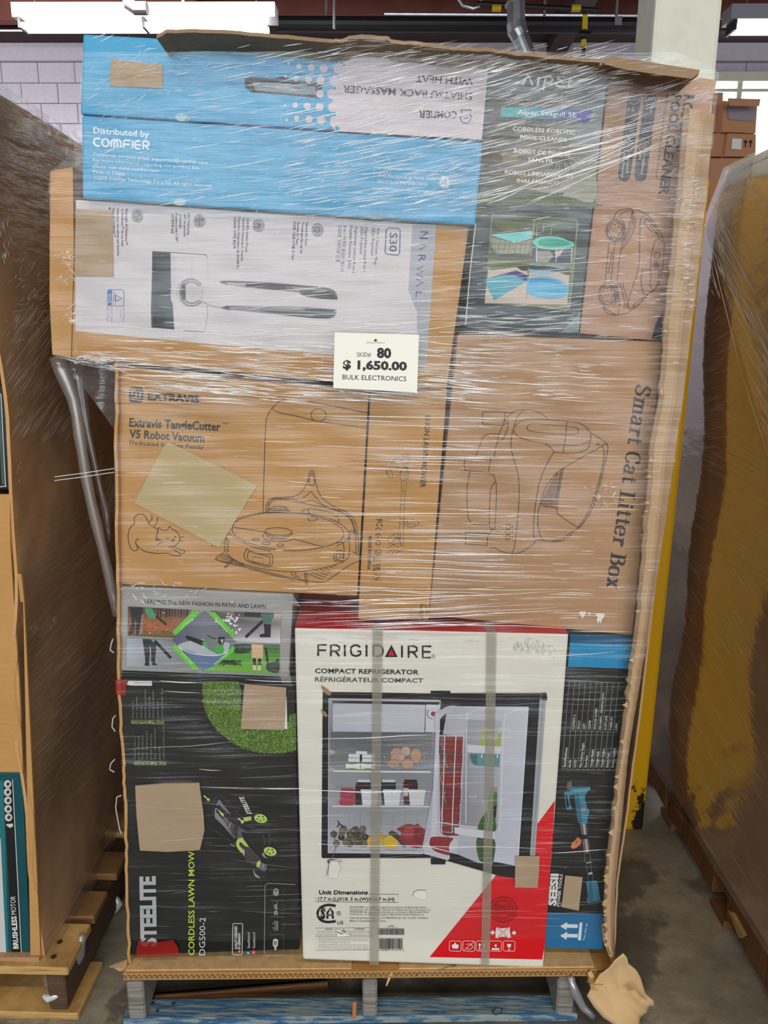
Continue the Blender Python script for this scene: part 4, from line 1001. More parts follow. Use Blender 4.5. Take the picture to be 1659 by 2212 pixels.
A.text('FC', (228,1112), (232,1222), (314,1114), D2, .02); A.ell(258, 1290, 44, 44, D2, ring=10, a0=100, a1=260, rot=90); A.ell(256, 1375, 42, 44, D2, ring=10, a0=100, a1=260, rot=90); A.line([(250,1345),(250,1395)], 9, D2)
for k in range(3):
    a = k*2.09; A.line([(255+42*math.cos(a), 1467+42*math.sin(a)), (255+30*math.cos(a+.8), 1467+30*math.sin(a+.8)), (255+42*math.cos(a+1.5), 1467+42*math.sin(a+1.5))], 13, D2)
A.ell(253, 1608, 44, 44, D2, ring=6); A.ell(253, 1608, 28, 28, D2, ring=8, a0=0, a1=220); A.line([(230,1600),(276,1616)], 7, D2)
A.line([(210,1690),(222,1730)], 5, D2).line([(225,1692),(290,1700),(290,1735),(225,1730)], 6, D2, True, False).poly([(180,1684),(206,1686),(203,1736),(178,1734)], D2).line([(215,1685),(295,1745)], 4, D2)
A.text('UK', (228,1785), (222,1882), (288,1788), D2, .02); A.text('CA', (176,1798), (176,1890), (220,1800), D2, .02)
A.line([(190,1930),(288,1940),(280,2035),(168,2030)], 5, D2, True, False).line([(200,1950),(260,1960),(240,2010),(200,2000)], 8, D2).line([(205,2015),(260,1990)], 7, D2)
A.text('MADE IN CHINA', (112,1360), (93,1867), (160,1363), D2, .02)
A.build('printed_lettering', t)
A = Art(pl)
A.line([(909,1306),(922,1312),(919,1338),(908,1330),(909,1306)], 2, (120,86,50)); A.lines([[(906,1316),(915,1322)],[(907,1324),(916,1330)],[(911,1308),(913,1336)]], 1.6, (120,86,50)); A.build('scuffed_corner', t)

# ---- litter box carton
t, pl = carton('kraft_litter_box_carton', [(989,722),(1432,738),(1367,1373),(926,1330)], 1.352, .5, KRAFT_GREY,
  'large kraft carton printed with a litter box drawing and bold sideways lettering')
A = Art(pl).fr(780, 800, 680)
serif_text(A, 'Smart Cat Litter Box', (1450,72), (1291,1146), (1528,86), (44,40,42))
A.poly([(1148,1270),(1184,1269),(1182,1280),(1172,1296),(1164,1308),(1158,1290),(1150,1285)], (232,226,216)).poly([(1238,1280),(1282,1282),(1279,1300),(1268,1310),(1262,1336),(1254,1318),(1246,1338),(1240,1310),(1246,1296),(1236,1290)], (232,226,216)).poly([(1192,1276),(1212,1276),(1200,1290)], (232,226,216))
LN = (56,38,32); w = 5.6
A.fr(980, 860, 360)
A.lines([[(520,137),(310,136),(292,150),(284,200),(290,245),(305,258),(485,272)],[(512,138),(500,235)],[(500,235),(540,180),(620,125),(710,116),(790,122),(860,145),(910,180),(940,215)],[(515,138),(600,142)],
 [(700,120),(660,150),(630,195),(605,262),(592,310),(575,390),(570,480),(590,580),(620,680),(645,790),(652,930),(645,1100),(630,1260),(615,1400),(602,1490),(575,1545)],
 [(492,275),(520,250),(543,238),(535,300),(510,370),(490,405),(440,440),(430,452),(450,360),(480,290),(500,235)],
 [(445,355),(380,355),(330,360),(295,385),(270,440),(245,510),(218,580)],[(428,452),(412,520),(403,578),(372,585)],
 [(372,590),(135,582),(118,590),(106,650),(110,700),(128,718),(350,742)],[(372,590),(360,640),(352,700),(352,745),(395,760),(405,785),(418,828)],
 [(165,724),(148,790),(135,880),(132,1000),(136,1120),(150,1200),(190,1245),(270,1258),(355,1268)],[(418,828),(385,870),(368,920),(360,1000),(355,1140),(358,1268),(375,1298),(405,1303),(412,1240),(420,1100),(424,950),(422,850),(418,828)],
 [(378,1300),(372,1325),(345,1342),(130,1336),(120,1370),(118,1430),(130,1448),(330,1468)],[(348,1342),(335,1400),(332,1468)],[(360,1490),(420,1494),(470,1520),(560,1545),(620,1545),(680,1525),(740,1490),(820,1420)],
 [(600,290),(650,240),(720,212),(820,206),(940,213),(1125,230),(1220,240),(1300,275),(1350,325),(1366,370),(1355,410),(1310,445),(1230,465),(1140,465),(1000,455),(850,442),(740,418),(660,390),(610,350),(592,310)],
 [(1366,370),(1358,430),(1340,490),(1280,530),(1190,545),(1085,542),(1000,536)],[(1125,232),(1110,400),(1088,542)],
 [(730,290),(740,268),(790,252),(900,260),(1130,280),(1210,290),(1240,315),(1235,345),(1200,360),(1120,358),(900,345),(780,330),(738,312),(730,290)],
 [(860,442),(920,458),(970,495),(1000,536)],[(1000,536),(960,590),(910,690),(865,800),(835,920),(810,1080),(795,1240),(795,1350),(800,1385),(830,1405),(905,1415),(1000,1425),(1090,1412),(1170,1360)],
 [(1366,345),(1430,380),(1500,430),(1528,460),(1532,510),(1510,620),(1480,760),(1440,900),(1400,1040),(1350,1150),(1290,1240),(1240,1290),(1150,1350),(1070,1400),(980,1420)],
 [(1525,455),(1480,468),(1400,520),(1250,600),(1100,690),(1020,745),(950,830),(900,920),(865,1040),(842,1120),(838,1250),(850,1330),(870,1385),(910,1418)],
 [(1470,475),(1492,500),(1495,560),(1475,700),(1430,880),(1380,1030),(1320,1160),(1240,1285)],
 [(1090,695),(1070,820),(1045,960),(1030,1080),(1030,1140),(1060,1170),(1140,1225),(1240,1288)],[(1075,705),(1050,850),(1020,1000),(1005,1080)],[(1062,715),(1035,870),(1010,1010)],
 [(862,1050),(900,1075),(960,1080),(1020,1090)]], w, LN)
for i in range(15):
    f = i/14; xl_, yl_ = lerp(870, 1010, f**1.0), lerp(1040, 760, f); xr_, yr_ = lerp(1000, 1048, f), lerp(1065, 735, f)
    A.line([(xl_+4, yl_-6), ((xl_+xr_)/2, (yl_+yr_)/2+2+10*(1-f)), (xr_-14, yr_+6), (xr_-12, yr_+14), ((xl_+xr_)/2, (yl_+yr_)/2+14+10*(1-f)), (xl_, yl_+4)], 4, LN, True)
A.ell(1042, 890, 9, 20, LN, 10, ring=5).ell(1435, 458, 13, 10, LN, ring=4).ell(1016, 1080, 12, 12, LN, ring=4)
for y in (1275, 1328, 1382): A.ell(540-(y-1275)*.03, y, 24, 22, LN, ring=5); A.ell(583, y+2, 7, 7, LN)
A.build('printed_lettering', t)

# ---- leaf blower carton
t, pl = carton('grey_blower_carton', [(253,1267),(634,1284),(624,1463),(253,1449)], 1.345, .4, GREY_CARD,
  'low grey leaf blower carton with four garden photographs around a diamond')
A = Art(pl).fr(240, 1260, 420)
A.text('LEADING THE NEW FASHION IN PATIO AND LAWN', (288,170), (1320,217), (289,136), (40,38,40), .015)
A.build('printed_lettering', t)
A = Art(pl, .0006).fr(240, 1260, 420); random.seed(7)
# leaves
A.grad([(143,196),(690,226),(545,466),(142,446)], [[(84,70,60),(70,60,54),(110,104,92)],[(130,84,54),(150,92,56),(140,96,70)],[(150,86,48),(176,104,62),(150,100,66)],[(90,86,44),(96,90,48),(98,92,54)]])
for k in range(11): x = 400+k*25; A.line([(x,212+k),(x-3,290)], random.choice((9,14,20)), random.choice(((52,46,42),(66,58,50),(40,38,36))))
for k in range(80): x, y = random.uniform(150, 560), random.uniform(290, 430); A.ell(x, y, random.uniform(4,10), random.uniform(3,7), random.choice(((196,120,76),(150,82,44),(214,160,120),(110,66,40),(90,60,40))), random.uniform(0,180), n=6)
A.poly([(160,198),(270,205),(275,260),(262,340),(250,430),(215,440),(218,330),(205,300),(200,400),(170,440),(150,440),(180,330)], (40,38,38)).poly([(265,260),(282,262),(275,430),(240,435)], (150,120,100))
A.poly([(290,206),(350,210),(385,270),(375,302),(330,290),(300,250)], (70,150,110)).poly([(380,284),(395,275),(480,342),(470,358)], (34,34,34))
# snow
A.grad([(850,232),(1450,256),(1444,508),(1060,490)], [[(90,92,88),(170,150,142),(196,170,162)],[(84,86,86),(96,100,102),(120,122,122)],[(120,118,122),(150,146,150),(190,184,186)],[(186,178,184),(206,198,202),(212,206,208)]])
A.poly([(1050,240),(1390,252),(1385,298),(1052,280)], (86,80,76)).poly([(1140,242),(1280,248),(1278,285),(1135,278)], (40,40,40))
for k in range(36): x = random.gauss(1020, 38); y = random.gauss(330, 55); A.ell(x, y, random.uniform(4,18), random.uniform(4,16), (228,226,228), n=7)
A.poly([(1280,255),(1385,262),(1370,330),(1290,330)], (70,110,100)).poly([(1305,340),(1366,345),(1362,455),(1270,455),(1268,435),(1310,420)], (34,32,34)).line([(1150,455),(1295,318)], 26, (38,36,38))
# path
A.grad([(140,460),(545,480),(740,742),(138,702)], [[(168,176,186),(150,156,162),(120,124,128)],[(176,182,190),(150,152,156),(128,128,130)],[(170,174,178),(140,140,142),(136,134,132)]])
A.poly([(272,468),(390,474),(388,560),(378,665),(345,662),(345,560),(332,520),(335,600),(330,665),(296,662),(285,560)], (40,42,46)).poly([(290,680),(300,662),(330,668),(330,700),(290,696)], (30,28,28)).poly([(350,680),(365,660),(398,685),(395,695),(352,692)], (30,28,28)).line([(380,490),(515,632)], 26, (30,30,32)).poly([(340,470),(385,474),(365,500)], (80,160,130))
# lawn
A.grad([(1060,510),(1440,522),(1432,768),(800,740)], [[(54,84,50),(60,92,54),(66,104,60)],[(86,150,60),(84,146,56),(78,136,54)],[(106,166,66),(100,170,56),(96,160,56)],[(130,170,80),(112,170,60),(106,160,58)]])
A.poly([(1060,520),(1190,515),(1185,580),(1060,590)], (40,60,36), True)
for k in range(34): A.line([(random.uniform(910,1120), random.uniform(640,700)), (random.uniform(910,1120), random.uniform(650,690))], 5, random.choice(((30,44,24),(50,70,40))))
A.poly([(1330,680),(1400,660),(1432,640),(1432,750),(1340,740)], (34,48,26), True)
A.poly([(1200,512),(1300,518),(1300,600),(1285,690),(1255,690),(1250,610),(1240,690),(1208,690),(1202,600)], (206,176,130)).poly([(1208,630),(1240,632),(1240,690),(1210,688)], (40,36,32)).poly([(1255,632),(1288,634),(1284,690),(1254,690)], (40,36,32)).poly([(1210,690),(1240,692),(1242,735),(1212,732)], (206,196,150)).poly([(1252,692),(1280,694),(1282,735),(1250,735)], (206,196,150)).line([(1320,540),(1335,640),(1342,735)], 18, (28,30,28))
# diamond
for Q in ([(700,232),(745,228),(765,238),(555,440),(532,420),(532,400)],[(850,240),(885,236),(1055,415),(1058,445),(1040,458),(838,250)],[(545,505),(530,530),(532,555),(705,728),(740,728),(755,715)],[(1045,530),(1058,548),(1050,575),(850,730),(815,740),(805,722)]):
    A.poly(Q, (104,196,62))
A.grad([(798,228),(1070,505),(788,745),(525,475)], [[(108,112,126),(112,116,128),(110,112,124)],[(100,104,120),(120,122,130),(92,96,108)],[(84,92,112),(96,108,130),(104,124,150)]])
A.poly([(575,520),(700,480),(850,470),(1000,500),(1010,540),(985,590),(900,612),(760,605),(620,575)], (176,182,186), True).poly([(590,540),(760,600),(900,610),(985,590),(900,690),(790,740),(680,640)], (100,120,150)).line([(585,540),(680,585),(800,606),(920,606),(995,575)], 7, (214,220,224))
A.poly([(640,445),(660,440),(790,480),(800,520),(780,525),(645,468)], (36,36,36)).poly([(790,485),(830,432),(960,445),(972,470),(965,520),(900,590),(840,560),(785,520)], (116,124,122)).poly([(785,490),(815,500),(840,560),(785,520)], (70,170,80)).poly([(890,530),(960,530),(958,590),(895,592)], (66,166,70), True).poly([(915,450),(975,450),(970,500),(935,520),(915,500)], (32,34,32)).poly([(945,470),(960,475),(955,500),(945,498)], (200,204,200)).line([(825,435),(870,460),(905,465)], 9, (44,46,44))
GT = (210,232,200)
A.text('Leaf Cleaning', (600,382), (708,300), (590,372), GT, .01); A.text('Snow Cleaning', (892,298), (990,408), (902,288), GT, .01); A.text('Dust Cleaning', (690,680), (604,585), (700,672), GT, .01); A.text('Grass Cleaning', (890,690), (1000,590), (878,680), GT, .01)
A.build('printed_picture', t)
clear = clear_mat('clear_packing_tape', (220,220,215), .10, .12, .12)
patch(pl, [(252,1268),(440,1276),(444,1284),(330,1290),(256,1292)], .0014, .0003, clear, t, 'clear_tape')
patch(pl, [(600,1445),(626,1450),(632,1484),(612,1478)], .0016, .0003, clear, t, 'clear_tape')
patch(pl, [(606,1284),(634,1286),(650,1310),(632,1306)], .002, .0003, clear, t, 'clear_tape')

# ---- mower carton
t, pl = carton('black_mower_carton', [(253,1468),(636,1478),(647,2052),(281,2064)], 1.338, .5, BLACK_CARD,
  'black lawn mower carton with a round patch of grass and big grey sideways lettering')
A = Art(pl).fr(240, 1440, 420); random.seed(12)
GR = [(92,124,42),(110,146,54),(134,170,74),(76,104,36),(150,182,92),(64,90,32)]
G = [(780,132),(1090,130),(1110,230),(1108,300),(1120,540),(1500,540),(1520,420),(1578,392),(1578,715),(1450,742),(1300,735),(1150,705),(1020,640),(900,540),(830,440),(782,300)]
A.poly(G, (70,98,34))
def inside(x, y, P):
    c = False
    for (a, b), (d, e) in zip(P, P[1:]+P[:1]):
        if (b > y) != (e > y) and x < (d-a)*(y-b)/(e-b)+a: c = not c
    return c
n = 0
VV, FF, CC = [], [], []
while n < 2600:
    x, y = random.uniform(770, 1578), random.uniform(130, 740)
    if not inside(x, y, G): continue
    n += 1; a = random.uniform(0, 6.28); L = random.uniform(10, 26); ww = 3.2
    dx, dy = math.cos(a)*L, math.sin(a)*L
    b = len(VV); VV += [(x-dy/L*ww, y+dx/L*ww), (x+dy/L*ww, y-dx/L*ww), (min(x+dx, 1580), max(y+dy, 126))]; FF.append((b, b+1, b+2)); CC += [random.choice(GR)]*3
A._put(VV, FF, CC)
A.build('printed_grass', t)
A = Art(pl, .0008).fr(240, 1440, 420); G1 = (120,122,120); Y1 = (160,176,110)
random.seed(9)
def lorem(n): return ' '.join(''.join(random.choice('aenoirtsulm') for _ in range(random.randint(3, 8))) for _ in range(n))
for cols, yb, ys in ((((188,290),(222,256),(260,330),(294,190),(330,255),(362,205),(402,288),(438,180)), 438, 455), (((205,612),(238,585),(272,578),(308,542),(344,568),(378,528),(418,680),(452,500)), 788, 805)):
    for i, (x, yt) in enumerate(cols):
        L = yb-yt; A.text(lorem(max(1, int(L/75))), (x+5, yb), (x+3, yt), (x-9, yb), G1, .01)
        bx = x if ys < 500 else x+6; s_ = 14
        A.line([(bx-s_,ys),(bx+s_,ys),(bx+s_,ys+30),(bx-s_,ys+30)], 3, Y1, True, False)
        A.text('EDFSIPNR'[i], (bx+9, ys+25), (bx+9, ys+6), (bx-8, ys+25), Y1, .02)
A.line([(385,980),(388,920),(400,892),(430,888),(470,910),(555,968)], 8, (52,54,52))
A.poly([(150,118),(352,118),(350,160),(170,158),(135,150)], (214,214,206), False)
A.poly([(206,125),(250,130),(345,124),(348,134),(240,140),(200,138)], (176,172,160))
A.fr(240, 1800, 420)
A.text('STEELITE', (384,960), (374,360), (262,962), (176,178,178), .05)
A.text('CORDLESS LAWN MOWER', (712,1035), (712,58), (662,1035), (190,216,66), .012)
A.text('DG500-2', (803,1035), (808,713), (752,1036), (206,208,206), .0)
A.line([(1045,765),(1118,765),(1124,772),(1118,1025),(1110,1032),(1042,1028),(1036,1020),(1040,772)], 6, (206,206,200), True, False)
A.text('QUALITY DESIGNED', (1078,985), (1076,785), (1056,985), (214,212,206), .03); A.text('IN GERMANY', (1105,985), (1104,842), (1086,985), (214,212,206), .03)
A.poly([(1076,994),(1086,994),(1085,1012),(1076,1012)], (150,40,30)).poly([(1086,994),(1094,994),(1093,1012),(1085,1012)], (180,120,50)).poly([(1094,994),(1102,994),(1101,1012),(1093,1012)], (214,190,110))
A.text('Steelitetool', (1186,975), (1184,840), (1164,975), (186,186,182), .01); A.text('Steelitetool', (1230,975), (1230,840), (1210,975), (186,186,182), .01)
A.poly([(1158,998),(1190,998),(1190,1032),(1156,1032)], (66,96,150)).text('f', (1182,1022), (1182,1008), (1162,1022), (220,224,230), .02).poly([(1206,992),(1232,992),(1232,1028),(1206,1028)], (206,70,56)).poly([(1212,1005),(1212,1017),(1226,1011)], (224,210,206))
A.line([(1575,432),(1340,420),(1315,438),(1308,1015),(1322,1033),(1480,1032)], 5, (150,152,150), False, False)
for y in (565, 706, 857): A.line([(1354,y),(1480,y+2)], 3.5, (120,122,120))
GI = (150,152,150)
A.poly([(1385,480),(1410,458),(1432,480),(1430,515),(1408,530),(1382,512)], GI).poly([(1392,482),(1410,470),(1422,484),(1405,498)], (90,92,90))
A.text('25-65', (1420,694), (1418,600), (1392,694), (186,188,186), .02); A.text('mm', (1420,598), (1419,574), (1408,598), GI)
A.line([(1376,765),(1392,765),(1392,745),(1422,742),(1424,820),(1392,818),(1392,800),(1376,800)], 6, GI, False, False); A.poly([(1396,750),(1420,748),(1420,816),(1396,812)], (112,114,112))
for k in range(6): A.line([(1392,752+k*12),(1422,752+k*12)], 2.5, (40,42,40))
A.poly([(1382,905),(1395,892),(1415,892),(1426,905),(1424,950),(1414,962),(1392,962),(1380,950)], (190,190,184)).poly([(1390,912),(1416,912),(1414,945),(1388,945)], (120,120,118)).poly([(1392,962),(1414,962),(1410,990),(1396,990)], (176,176,170))
for x, a, b in ((1472,525,468),(1462,680,590),(1480,672,600),(1466,832,750),(1482,805,752),(1470,1005,868)): A.text(lorem(2), (x+5,a), (x+5,b), (x-4,a), (96,98,96))
A.build('printed_lettering', t)
A = Art(pl, .0018).fr(440, 1690, 210); LG = (176,204,98); DG = (78,76,80)
A.lines([[(168,500),(175,380),(200,290),(240,205),(275,192),(330,235),(430,330),(540,460),(640,570),(700,640)],[(40,710),(180,805),(340,905),(480,1000)]], 9, (70,72,74))
A.poly([(218,385),(228,340),(262,288),(285,292),(340,380),(420,470),(475,555),(430,520),(330,460),(265,365),(228,390)], (120,114,126)).poly([(245,375),(268,362),(330,440),(440,530),(540,620),(600,700),(560,720),(350,540),(232,430)], (44,36,44))
A.poly([(200,425),(230,432),(215,490),(330,620),(540,935),(530,942),(500,915),(350,745),(270,665),(198,600),(188,540)], (132,130,136)).poly([(228,435),(350,535),(340,582),(310,560)], LG)
A.poly([(352,560),(530,705),(590,745),(590,790),(545,935),(500,905),(330,625)], DG).poly([(360,575),(430,640),(405,720),(345,650)], (96,96,100)).line([(462,680),(432,765)], 9, (206,206,206)).poly([(530,700),(600,745),(545,920),(490,850)], (52,50,54))
A.poly([(600,740),(700,800),(735,830),(640,830),(700,980),(560,960),(590,820)], (84,84,88)).poly([(600,950),(680,950),(760,1060),(960,1320),(870,1420),(720,1330),(690,1240),(640,1150)], (58,52,52))
A.poly([(556,1040),(565,985),(610,942),(660,938),(700,985),(770,1085),(710,1075),(650,1020),(618,1010),(612,1060),(632,1095),(665,1120),(658,1195),(600,1140),(570,1090)], LG, True)
A.poly([(622,1022),(700,1080),(760,1090),(900,1280),(950,1330),(900,1420),(780,1350),(700,1260),(700,1180),(640,1090)], (66,60,58)).poly([(665,1190),(670,1130),(690,1130),(706,1190),(682,1252)], (170,170,170)).line([(770,1085),(860,1190),(960,1300),(972,1345)], 8, (110,110,106))
A.poly([(915,1345),(960,1320),(976,1350),(960,1420),(945,1445),(900,1425)], LG).poly([(955,1440),(985,1350),(1085,1405),(1062,1500),(1010,1502),(935,1465)], (100,100,102)).line([(1020,1400),(1005,1445)], 9, (190,190,190)).poly([(895,1425),(940,1445),(1000,1500),(1090,1500),(1080,1590),(1000,1630),(900,1580),(860,1480)], (38,38,38)).poly([(852,1495),(862,1480),(880,1540),(940,1590),(968,1625),(900,1605),(862,1560)], (150,150,152), True)
for cx, cy in ((975,605),(1136,1166)):
    A.ell(cx+16, cy+26, 116, 82, (44,46,44), 12)
    A.ell(cx, cy, 112, 74, LG, 14)
    for k in range(5): a = k*1.256+.4; A.ell(cx+58*math.cos(a), cy+40*math.sin(a), 17, 12, (30,34,24), 14, n=9)
A.poly([(1000,1190),(1030,1200),(1060,1260),(1100,1285),(1040,1270),(1005,1235)], (140,142,142), True)
A.lines([[(740,700),(830,760),(920,790),(1030,780)]], 34, (50,52,50)); A.lines([[(1080,770),(1120,860),(1135,950),(1130,1060)],[(1020,880),(1040,960),(1045,1060)]], 26, (58,60,58))
A.poly([(680,595),(720,582),(805,572),(815,625),(780,635),(720,650),(690,625)], LG, True).ell(768, 603, 8, 8, (70,90,30)).poly([(588,600),(612,598),(660,635),(692,640),(688,675),(650,690),(630,640),(590,620)], LG, True).poly([(5,215),(25,208),(70,255),(108,262),(100,300),(70,305),(50,265),(12,235)], LG, True)
A.line([(455,1030),(535,1085)], 14, (150,154,130)); A.poly([(500,990),(530,1010),(550,1060),(520,1050)], (84,84,88))
A.text('STEELITE', (825,528), (682,235), (750,528), (206,206,206), .04)
A.build('printed_picture', t)
patch(pl, [(294,1694),(356,1689),(432,1688),(433,1699),(441,1756),(443,1790),(433,1832),(364,1836),(304,1833),(297,1760)], .003, .003, KRAFT_PATCH, t)
patch(pl, [(529,1475),(619,1483),(614,1574),(521,1572)], .003, .0025, KRAFT_PATCH, t)
patch(pl, [(619,1500),(621,1574),(610,1574),(614,1540)], .001, .001, plain('white_paper', (220,218,208)), t, 'white_label')
RT = clear_mat('red_tape', (180,10,10), .42, .15, .08)
patch(pl, [(251,1466),(276,1466),(272,1500),(252,1498)], .004, .0006, RT, t, 'red_tape')
patch(pl, [(300,2028),(336,2032),(375,2026),(386,2042),(388,2060),(300,2063),(296,2052)], .005, .0006, RT, t, 'red_tape')

# black top board between the blower carton and the mower carton
t2, pl2 = carton('flat_black_carton', [(254,1451),(632,1465),(634,1476),(254,1467)], 1.350, .4, BLACK_CARD, 'thin black carton edge between the grey blower carton and the black mower carton', bev=.001)

# ---- refrigerator carton
t, pl = carton('red_white_carton', [(636,1356),(1229,1369),(1174,2091),(654,2073)], 1.322, .5, WHITE_CARD,
  'white and red refrigerator carton standing at the middle of the bottom row', bev=.005)
q = [pl.at(*p) for p in ((637,1356),(1228,1369))]; q2 = [v-pl.n*.5 for v in q]
lid = [q[0], q[1], q2[1], q2[0]]
mk('red_lid', [v+Vector((0,0,.0006)) for v in lid]+[v+Vector((0,.002,-.002)) for v in lid], [(0,1,2,3),(0,4,5,1)], board('red_print_board', (206,16,22), rough=.4, flute=.2, var=.05), t)
A = Art(pl, .0005).fr(630, 1650, 630); RED = (212,22,30)
A.poly([(1497,208),(1395,345),(785,1098),(1425,1112),(1440,1030),(1460,760)], RED)
A.fr(0, 0, 1659)
A.poly([(1198,1733),(1176,1760),(1160,1790),(1150,1840),(1150,1845),(1192,1845)], RED)
A.build('red_corner', t)
A = Art(pl, .0008).fr(660, 1360, 320); K = (22,20,20); KG = (74,72,66)
# maker's name in thin even strokes
wd_ = 22
A.lines([[(142,294),(142,170),(236,170)],[(142,230),(232,230)],[(284,296),(284,172),(345,172),(378,190),(380,225),(345,240),(284,240)],[(335,240),(378,296)],[(440,168),(440,298)],[(612,196),(585,175),(545,172),(512,195),(506,240),(520,280),(560,296),(600,285),(616,270),(616,240),(580,240)],[(683,170),(683,300)]], wd_, K, False)
A.line([(760,172),(760,298),(820,298),(858,280),(868,235),(855,192),(820,174),(760,172)], wd_, K, False, False)
A.poly([(962,168),(1032,306),(888,306)], K).poly([(962,218),(998,288),(926,288)], (206,34,40))
A.lines([[(1080,176),(1080,310)],[(1154,312),(1154,182),(1215,184),(1246,200),(1246,235),(1215,250),(1154,250)],[(1205,250),(1250,312)],[(1408,186),(1312,184),(1312,312),(1404,312)],[(1312,246),(1400,248)]], wd_, K, False)
A.ell(1432, 297, 18, 18, KG, ring=4).text('R', (1424,305), (1440,305), (1424,289), KG)
A.text('COMPACT REFRIGERATOR', (105,484), (1266,500), (107,434), K, .02)
A.text('RÉFRIGÉRATEUR COMPACT', (105,578), (1316,594), (107,530), KG, .012)
A.fr(680, 1900, 500)
A.text('Unit Dimensions', (30,104), (380,104), (30,76), K, .03); A.text('17.7 in.(L)X18. 5 in.(W)X26.7 in.(H)', (24,147), (572,150), (24,125), K, .02)
A.line([(385,102),(597,103),(597,162),(5,155),(5,125)], 2.5, KG, False, False)
A.line([(150,186),(90,180),(40,200),(20,240),(40,285),(90,302),(150,296)], 17, K); A.text('S', (40,276), (76,276), (42,206), K, .06); A.line([(90,278),(92,232),(112,205),(128,232),(130,278)], 15, K, False, False); A.line([(92,252),(130,252)], 10, K)
A.ell(172, 240, 15, 15, KG, ring=3).text('R', (166,247), (180,247), (166,233), KG, .02).text('US', (162,318), (204,318), (162,296), K, .01)
TG = (128,124,112)
for i, (s_, xe) in enumerate((('FRIGIDAIRE is a trading or registered trademark of Electrolux Home',798),('Products Inc. and used under a license from Electrolux Home Products, Inc.',830),('FRIGIDAIRE est une marque déposée ou en instance d\'Electrolux Home',815),('Products Inc. et utilisée sous licence d\'Electrolux Home Products, Inc.',785),('Imported by/Importé par: C.J. LTD. MISSISSAUGA, ON. L5S 0A3. CANADA.',812),('Made in China/Fabriqué en Chine',510))):
    y = (201,219,235,252,277,299)[i]; A.text(s_, (252,y), (xe,y+2), (252,y-13), TG, .005)
A.line([(5,345),(418,342),(418,396),(5,393)], 2, TG, True, False).line([(208,343),(208,394)], 2, TG).line([(5,405),(415,408),(412,500),(5,505)], 2, TG, True, False)
A.text('CAUTION', (75,358), (127,358), (75,350), K, .02).text('ATTENTION', (285,356), (355,356), (285,348), K, .02)
for y in (370, 380): A.text(lorem(5), (20,y), (200,y), (20,y-6), TG); A.text(lorem(5), (215,y), (410,y), (215,y-6), TG)
for y in (420, 432, 445, 462, 476, 490): A.text(lorem(9), (25,y), (380 if y != 445 else 250,y+6), (25,y-7), TG)
A.text('GTIN', (528,333), (567,333), (528,325), K, .02); A.text('17705 1 43795', (508,344), (588,344), (508,338), TG)
A.line([(449,347),(642,349),(642,391),(449,389)], 2, K, True, False)
random.seed(4); x = 455
while x < 636:
    w_ = random.choice((2,3,4,5)); A.poly([(x,350),(x+w_,350),(x+w_,388),(x,388)], K); x += w_+random.choice((2,3,4))
x = 462
while x < 632:
    w_ = random.choice((2,3,5,6)); A.poly([(x,416),(x+w_,416),(x+w_,492),(x,492)], K); x += w_+random.choice((3,4,5))
A.text('0 58465 91614 2', (445,504), (640,504), (445,494), K)
A.poly([(702,100),(715,80),(750,70),(790,72),(802,90),(800,120),(790,138),(750,135),(725,120)], (232,230,222)).line([(702,110),(712,84),(740,72),(795,72)], 3, (140,136,124))
A.poly([(140,352),(175,350),(195,370),(235,362),(262,390),(230,400),(160,402),(158,375)], (236,234,226)).lines([[(145,355),(185,378),(225,372)],[(160,372),(200,385)],[(200,355),(228,375),(262,392)]], 4, (90,84,74))
DR = (110,14,20)
A.ell(1348, 210, 101, 90, DR, ring=4).ell(1348, 210, 72, 64, DR, ring=4)
for i, y in enumerate((180,192,204,216,228,240)): A.text(lorem(2)[:12].upper(), (1290+i%2*4,y), (1405,y), (1290,y-8), DR, .01)
for k in range(26): a = k*math.pi/13; A.line([(1348+80*math.cos(a),210+71*math.sin(a)),(1348+90*math.cos(a),210+80*math.sin(a))], 4, DR)
WT = (232,222,214)
A.poly([(1300,328),(1330,340),(1370,338),(1398,326),(1395,360),(1405,408),(1375,400),(1325,402),(1294,412),(1292,370)], WT).line([(1300,330),(1392,415)], 12, (206,24,34)).line([(1396,330),(1300,415)], 12, (206,24,34)).line([(1302,334),(1390,412)], 6, WT).line([(1394,334),(1304,412)], 6, WT)
A.poly([(1258,362),(1270,362),(1270,350),(1290,370),(1270,392),(1270,380),(1258,380)], WT).poly([(1440,364),(1428,364),(1428,352),(1408,372),(1428,392),(1428,382),(1440,382)], WT)
for x in (962, 1059, 1154, 1250, 1347):
    A.line([(x+8,430),(x+80,431),(x+86,438),(x+84,498),(x+78,504),(x+6,501),(x,494),(x+2,436)], 3.5, WT, True, False)
A.poly([(980,465),(1030,467),(1024,485),(988,484)], WT).poly([(990,462),(1004,440),(1020,462)], WT).ell(1005, 462, 26, 9, WT)
A.line([(1085,455),(1115,452),(1128,475),(1105,490),(1080,478)], 4, WT).line([(1064,500),(1140,434)], 3, WT)
for x in (1180, 1212): A.poly([(x-4,485),(x-4,460),(x-12,460),(x,444),(x+12,460),(x+4,460),(x+4,485)], WT)
A.line([(1168,491),(1226,492)], 4, WT); A.text('4', (1283,474), (1302,474), (1283,452), WT, .04).poly([(1266,480),(1320,481),(1320,495),(1266,494)], WT)
A.poly([(1375,450),(1405,451),(1402,472),(1392,476),(1392,490),(1402,496),(1378,496),(1388,490),(1388,476),(1378,470)], WT)
A.build('printed_lettering', t)
